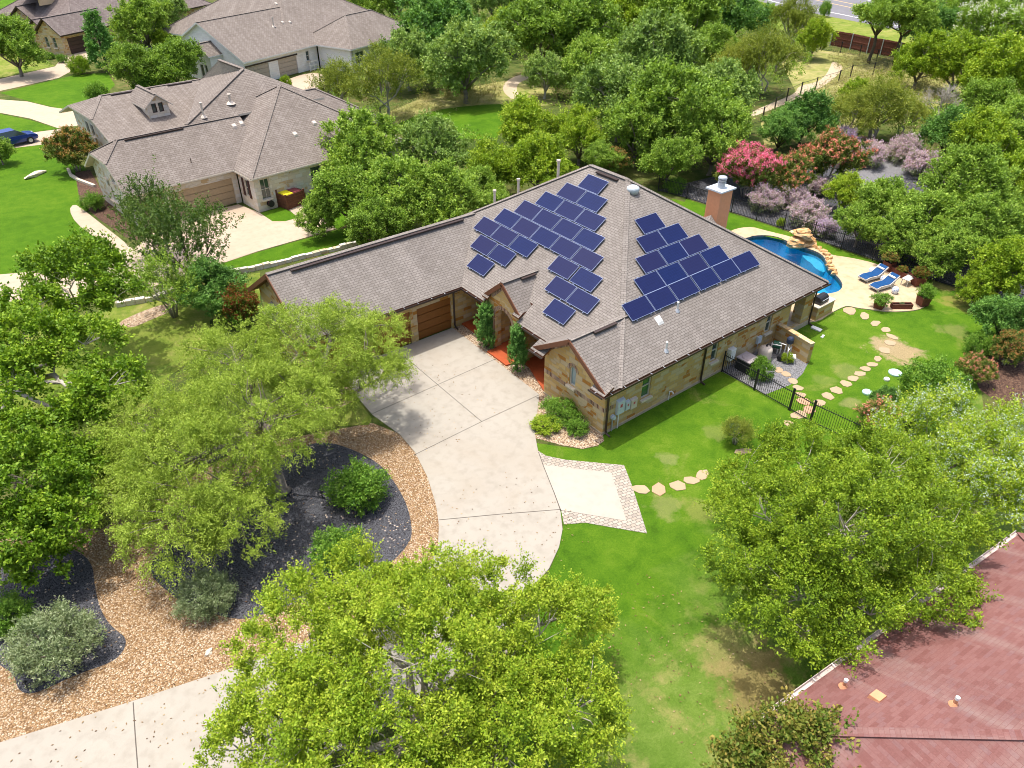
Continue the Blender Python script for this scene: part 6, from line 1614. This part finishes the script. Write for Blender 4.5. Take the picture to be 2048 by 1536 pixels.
# -- left side
plant('sparse', 300, 440, 72, var=0, label= 'sparse tree with upright shoots in front of the tan garage door')
plant('sparse', 370, 490, 92, var=0, label= 'sparse dark tree with upright shoots beside the neighbour driveway')
plant('dark', 425, 575, 66, 'dark twiggy tree left of the garage gable of the main house', sz=.9)
plant('sparse', 330, 570, 66, var=1, label= 'greyish tree behind the feathery tree, over the stone edging')
plant('redtip', 478, 612, 44, 'red-tipped shrub below the garage gable', S, 1.25)
plant('oak', -5, 300, 30, 'dark tree at the left edge hiding the blue car')
plant('rust', 142, 300, 46, 'orange-green crape myrtle at the left gable of the tan-roofed house')
plant('bush', 185, 405, 26, 'low reddish shrub along the curved footpath', S)
plant('oak', 22, 92, 58, 'round oak on the front lawn of the golden stone house')
plant('oak', -30, 60, 40, 'oak cut by the left edge behind the round one')
plant('fir', 200, 88, 36, 'dark pointed conifer beside the dark brown garage door', sz=1.0)
plant('oak', 285, 48, 58, 'oak between the golden house and the white house')
plant('oak2', 330, 20, 45, 'greyish oak at the top edge left of the white house')
plant('lime', 330, 85, 24, 'small orange-green tree by the white house porch')
plant('oak', 270, 140, 52, 'left one of the bushy oaks behind the tan roof')
plant('oak', 345, 130, 55, 'right one of the bushy oaks behind the tan roof')
plant('bush', 300, 168, 40, 'low bushes touching the tan roof ridge', S)
plant('bush', 195, 190, 26, 'round shrub at the corner of the tan roof on the lawn', S, 1.2)
plant('limebush', 158, 132, 24, 'yellow-green shrub at the bend of the far drive', S, 1.2)
plant('bush', 100, 112, 10, 'left one of two clipped shrubs under the golden house windows', S); plant('bush', 124, 118, 12, 'right one of two clipped shrubs under the golden house windows', S)
plant('rust', 622, 350, 28, 'red-flowered crape myrtle against the pale stone wall')
plant('bush', 615, 385, 16, 'dark broad-leaved shrub right of the bin enclosure', S)
plant('limebush', 572, 166, 12, 'small tree with pale leaves in front of the white garage', 'tree', 1.6)
# -- behind the main house
plant('oak', 715, 300, 82, 'grey-green oak at the right end of the tan roof')
plant('oak', 705, 400, 72, 'oak directly left of the flues, over the neighbour drive')
plant('oak2', 865, 300, 72, 'tall grey-green oak in front of the small lawn')
plant('oak', 790, 395, 82, 'broad green oak behind the garage ridge, in the middle')
plant('oak', 880, 400, 78, 'green oak behind the garage ridge, right of the middle')
plant('oak', 750, 455, 60, 'low oak touching the garage ridge')
plant('lime', 1055, 260, 66, 'yellow-green elm standing right of the small lawn')
plant('lime', 990, 340, 58, 'yellow-green elm behind the left flue')
plant('lime', 1080, 335, 68, 'yellow-green elm above the right flue')
plant('lime', 1160, 275, 56, 'yellow-green elm behind the roof peak')
plant('oak', 960, 385, 52, 'small oak among the yellow-green elms')
plant('rust', 1228, 325, 32, 'orange-tinged crape myrtle behind the roof peak')
plant('juni', 765, 165, 68, 'spreading olive juniper with bare trunks in front of the white house')
plant('juni', 675, 170, 48, 'olive juniper left of the spreading one, by the white gate')
plant('dark', 870, 60, 82, 'tall dark oak at the top, left of the trail')
plant('oak2', 930, 120, 84, 'broad grey-green oak at the head of the trail', sz=1.0)
plant('oak2', 815, 120, 60, 'grey-green oak between the juniper and the tall dark oak')
plant('bush', 918, 160, 36, 'bright bush under the broad oak by the dry grass', S, 1.1)
plant('oak', 700, 8, 45, 'oak at the top edge right of the white house'); plant('oak', 790, -5, 50, 'oak cut by the top edge behind the white house')
plant('lime', 1010, 60, 45, 'bright elm left of the big oaks at the top'); plant('oak', 1085, 70, 82, 'big rounded oak above the start of the trail')
plant('oak', 1170, 60, 88, 'big rounded oak at the top, middle of the wood'); plant('oak2', 990, -10, 60, 'oak cut by the top edge over the trail')
plant('oak', 1180, 130, 60, 'bright oak just right of the trail head'); plant('lime', 1260, 20, 60, 'elm at the top edge, middle of the wood')
plant('oak2', 1310, 120, 92, 'silvery grey oak, tallest in the middle of the wood'); plant('oak2', 1240, 200, 84, 'silvery oak left of the wood\'s middle')
plant('oak', 1350, 215, 100, 'broad green oak behind the roof, with pale trunks below'); plant('oak', 1275, 265, 70, 'green oak right behind the dome vent')
plant('oak2', 1440, 200, 78, 'grey-green oak left of the trail fence'); plant('oak', 1430, 275, 78, 'green oak just behind the pink crape myrtle')
plant('oak', 1340, 320, 55, 'low green tree above the chimney, in shade')
plant('bush', 1350, 372, 22, 'small bush with pale twigs at the fence corner', S)
plant('oak', 1370, 40, 82, 'oak behind the silvery one, near the top'); plant('dark', 1460, 30, 72, 'dark oak at the top beside the road verge')
plant('oak', 1430, 105, 55, 'oak at the near end of the tan trail clearing'); plant('juni', 1535, 120, 60, 'bright olive juniper beside the winding trail')
plant('juni', 1480, 130, 48, 'thin juniper left of the bright one'); plant('juni', 1592, 45, 42, 'dark upright juniper by the road verge', sz=1.2)
plant('lime', 1628, 78, 36, 'lime-green tree hiding the end of the wooden fence', sz=1.1); plant('oak', 1525, 40, 34, 'oak close to the road edge')
plant('bush', 1650, 20, 12, 'lone small sapling on the road verge', 'tree', 1.7)
# -- right-hand wood
plant('street', 1765, 28, 58, 'first clear-trunked oak on the road verge'); plant('street', 1815, 30, 58, 'second clear-trunked oak on the road verge')
plant('dark', 1862, 60, 48, 'dark oak by the end of the wooden fence'); plant('lime', 1845, 120, 56, 'lime tree in front of the wooden fence')
plant('oak', 1930, 20, 62, 'oak at the top edge over the road'); plant('oak2', 2020, 20, 62, 'oak in the top right corner')
plant('white', 1985, 70, 68, 'white-flowered crape myrtle in the top right wood'); plant('lime', 1920, 130, 62, 'lime tree below the white-flowered one')
plant('lime', 2010, 150, 76, 'bright lime tree at the right edge near the top'); plant('oak', 1985, 215, 58, 'green oak right of the bare grey tree')
plant('bare', 1888, 195, 44, 'bare silver-grey dead tree in the right-hand wood', sz=1.0)
plant('lime', 1715, 192, 34, 'olive bush tree at the end of the mesh fence'); plant('juni', 1760, 215, 62, 'olive juniper thicket below the meadow'); plant('juni', 1700, 235, 48, 'olive juniper left of the thicket, above the coral flowers')
plant('juni', 1812, 228, 40, 'olive juniper just left of the bare grey tree'); plant('dark', 1612, 235, 56, 'dense dark tree beside the mesh fence'); plant('dark', 1560, 262, 44, 'dark tree behind the pink flowers')
plant('dark', 1905, 268, 58, 'dark evergreen above the purple sage'); plant('lime', 1970, 290, 66, 'lime tree right of the dark evergreen')
plant('oak', 2030, 260, 62, 'oak at the right edge, a third down'); plant('oak', 1930, 370, 82, 'leafy oak above the pool fence, largest there')
plant('lime', 2020, 370, 66, 'lime oak at the right edge beside the largest pool oak'); plant('oak', 1765, 412, 60, 'pale green oak over the fence behind the waterfall')
plant('lime', 1690, 388, 40, 'feathery pale green tree right of the coral flowers'); plant('oak', 1850, 450, 70, 'oak hanging over the fence behind the planters')
plant('oak', 1960, 460, 72, 'shaded oak right of the planters'); plant('lime', 2010, 540, 72, 'yellow-green oak at the right edge level with the deck')
plant('oak', 2030, 450, 60, 'oak at the right edge above the yellow-green one'); plant('dark', 2010, 640, 54, 'dark shrub tree at the right edge beyond the lawn')
plant('bush', 1960, 690, 30, 'green shrub at the right end of the back lawn', S, 1.2); plant('rust', 2020, 700, 42, 'orange-leaved shrub at the right edge of the lawn', S)
plant('bush', 1868, 770, 66, 'big dark green shrub behind the silvery bush', S, 1.0); plant('coral', 1948, 738, 34, 'coral-flowered crape myrtle at the lawn edge')
plant('dark', 1775, 800, 34, 'dark holly-like shrub at the end of the back fence', S, 1.0); plant('coral', 1755, 835, 44, 'shrub with orange-red flowers by the fence corner', S, .95)
plant('bush', 1830, 830, 48, 'green shrub between the orange flowers and the silvery bush', S, 1.0)
plant('oak', 1722, 452, 46, 'low branch-heavy oak leaning on the fence right of the waterfall'); plant('oak', 1795, 478, 50, 'oak drooping over the fence behind the tall planter')
plant('oak', 1900, 505, 58, 'oak drooping over the fence right of the long trough'); plant('lime', 1955, 575, 40, 'yellow-green oak over the end of the fence')
plant('oak2', 1090, 150, 46, 'small grey oak at the inner bend of the trail'); plant('oak', 1210, 320, 40, 'small oak just behind the roof peak')
plant('oak', 1000, 425, 46, 'low oak behind the left hip of the roof'); plant('lime', 1110, 395, 40, 'low elm between the two right flues'); plant('oak', 640, 430, 46, 'oak at the edge of the neighbour lawn strip')
pass; pass
# flowering bed behind the fence
plant('pink', 1497, 345, 54, 'bright pink crape myrtle behind the chimney')
plant('coral', 1578, 352, 48, 'coral crape myrtle right of the bright pink one'); plant('coral', 1662, 320, 58, 'coral crape myrtle below the lilac flowers')
plant('lilac', 1692, 280, 28, 'lilac-flowered bush behind the coral crape myrtle', S, 1.2)
plant('sage', 1738, 312, 36, 'mauve sage bush right of the coral crape myrtles', S); plant('sage', 1530, 402, 36, 'mauve sage bush nearest to the chimney', S)
plant('sage', 1588, 398, 32, 'mauve sage bush second from the chimney', S); plant('sage', 1618, 432, 40, 'mauve sage bush behind the rock waterfall', S)
plant('lilac', 1650, 458, 24, 'lilac sage bush against the fence by the waterfall', S, 1.2); plant('sage', 1640, 375, 26, 'mauve sage bush under the coral crape myrtle', S)
plant('sage', 1808, 302, 38, 'far green-and-mauve sage bush on the grey gravel', S); plant('sage', 1842, 332, 36, 'rounded mauve sage bush at the grey gravel path', S)
plant('limebush', 1562, 445, 10, 'grass tuft in the mulch behind the fence', S, 1.4)
for k, o in list(SEEN.items()):
    pass

# -- low growth filling the woods: nobody could count it
def undergrowth(name, regions, n, mat, seed, hmax, ll, lw):
    rs = np.random.RandomState(seed); C = []
    polys = [PX(*r) for r in regions]
    ar = np.array([abs(sum(a[0]*b[1]-b[0]*a[1] for a, b in zip(p, p[1:]+p[:1]))) for p in polys]); ar /= ar.sum()
    for p, w in zip(polys, ar):
        q = np.array(p); lo_, hi_ = q.min(0), q.max(0); want = int(n*w); got = 0
        while got < want:
            x, y = rs.uniform(lo_, hi_); ins = False
            for (x1, y1), (x2, y2) in zip(p, p[1:]+p[:1]):
                if (y1 > y) != (y2 > y) and x < (x2-x1)*(y-y1)/(y2-y1)+x1: ins = not ins
            if ins: C.append((x, y, rs.uniform(.1, hmax))); got += 1
    C = np.array(C); D = unit(rs.normal(size=C.shape)+np.array((0, 0, .8)))
    P, Dl, S_2, a, b, ti, _ = foliage(rs, C, D, .75, 7, 9, ll, lw, .8, .6, .8, 0, .2, .5)
    P[:, 2] = np.maximum(P[:, 2], .02)
    o = leaf_mesh(name, P, Dl, S_2, a, b, ti, mat, None); return o
wood1 = [(640, 230), (780, 225), (860, 180), (1000, 170), (1010, 150), (940, 40), (700, -20), (1500, -40), (1560, 60), (1660, 110), (1590, 165), (1520, 215), (1440, 260), (1480, 300), (1440, 340), (1330, 380), (1230, 330), (1060, 240), (1060, 160), (1110, 160), (1100, 150), (1040, 140), (1005, 160)]
wood1 = [(1110, 140), (1000, 130), (930, 30), (900, -30), (1480, -40), (1560, 66), (1650, 118), (1590, 165), (1520, 215), (1440, 265), (1500, 300), (1440, 350), (1320, 378), (1240, 330), (1130, 240), (1070, 160)]
wood2 = [(1540, 290), (1640, 260), (1800, 235), (1930, 180), (1900, 130), (2060, 150), (2120, 300), (2120, 640), (1985, 590), (1850, 548), (1760, 515), (1700, 440), (1800, 380), (1860, 340), (1840, 300), (1720, 280), (1600, 300)]
wood3 = [(640, 330), (760, 260), (800, 270), (930, 290), (1000, 280), (1110, 265), (1180, 300), (1170, 330), (920, 430), (700, 480), (680, 450)]
wood4 = [(640, 200), (740, 120), (800, -10), (900, -20), (990, 140), (980, 165), (860, 185), (740, 225), (690, 225)]
wood5 = [(200, 170), (260, 60), (290, -10), (380, -30), (400, 130), (380, 190), (300, 200)]
tag(undergrowth('undergrowth', [wood1, wood2, wood3, wood4, wood5], 3600, L['oak'], 301, 1.9, .2, .12), 'low tangled green undergrowth filling the gaps between the trees', 'undergrowth', kind='stuff')
tag(undergrowth('dry_grass', [[(1600, 200), (1690, 150), (1640, 105), (1800, 130), (1920, 155), (1900, 210), (1760, 215), (1640, 265), (1540, 290), (1530, 240)], [(760, 235), (860, 195), (1000, 172), (1010, 205), (880, 225), (790, 252)]], 700, leafmat('straw_grass', G1((.20, .20, .06), (.34, .32, .12), (.46, .41, .2))), 302, .25, .22, .05), 'tall straw-coloured grass along the trail and meadow', 'dry grass', kind='stuff')

# -- fallen leaves and twigs on the drive and beds
rs = np.random.RandomState(77); pts = []
for poly, n in ([[(880, 1000), (1110, 1000), (1100, 1140), (860, 1180)], 160], [[(700, 760), (860, 700), (900, 900), (820, 880)], 150], [[(0, 1500), (480, 1350), (600, 1400), (200, 1560)], 170], [[(560, 920), (800, 960), (810, 1100), (560, 1200), (400, 1200)], 260], [[(1300, 1150), (1450, 1250), (1560, 1400), (1350, 1500)], 220], [[(0, 1150), (180, 1130), (250, 1280), (60, 1380)], 120]):
    q = np.array(PX(*poly)); lo_, hi_ = q.min(0), q.max(0)
    pts += [(x, y, .05) for x, y in rs.uniform(lo_, hi_, (n, 2))]
pts = np.array(pts); k = len(pts); a = rs.rand(k)*6.283
D = np.stack([np.cos(a), np.sin(a), rs.uniform(-.1, .2, k)], 1); Sd = np.stack([-np.sin(a), np.cos(a), rs.uniform(-.3, .3, k)], 1)
o = leaf_mesh('fallen_leaves', pts, D, Sd, rs.uniform(.05, .12, k), rs.uniform(.025, .06, k), rs.rand(k), leafmat('dry_leaf', G1((.10, .05, .02), (.26, .16, .07), (.42, .32, .18)), .1), None)
tag(o, 'dry brown leaves scattered over the drive and mulch beds', 'fallen leaves', kind='stuff')
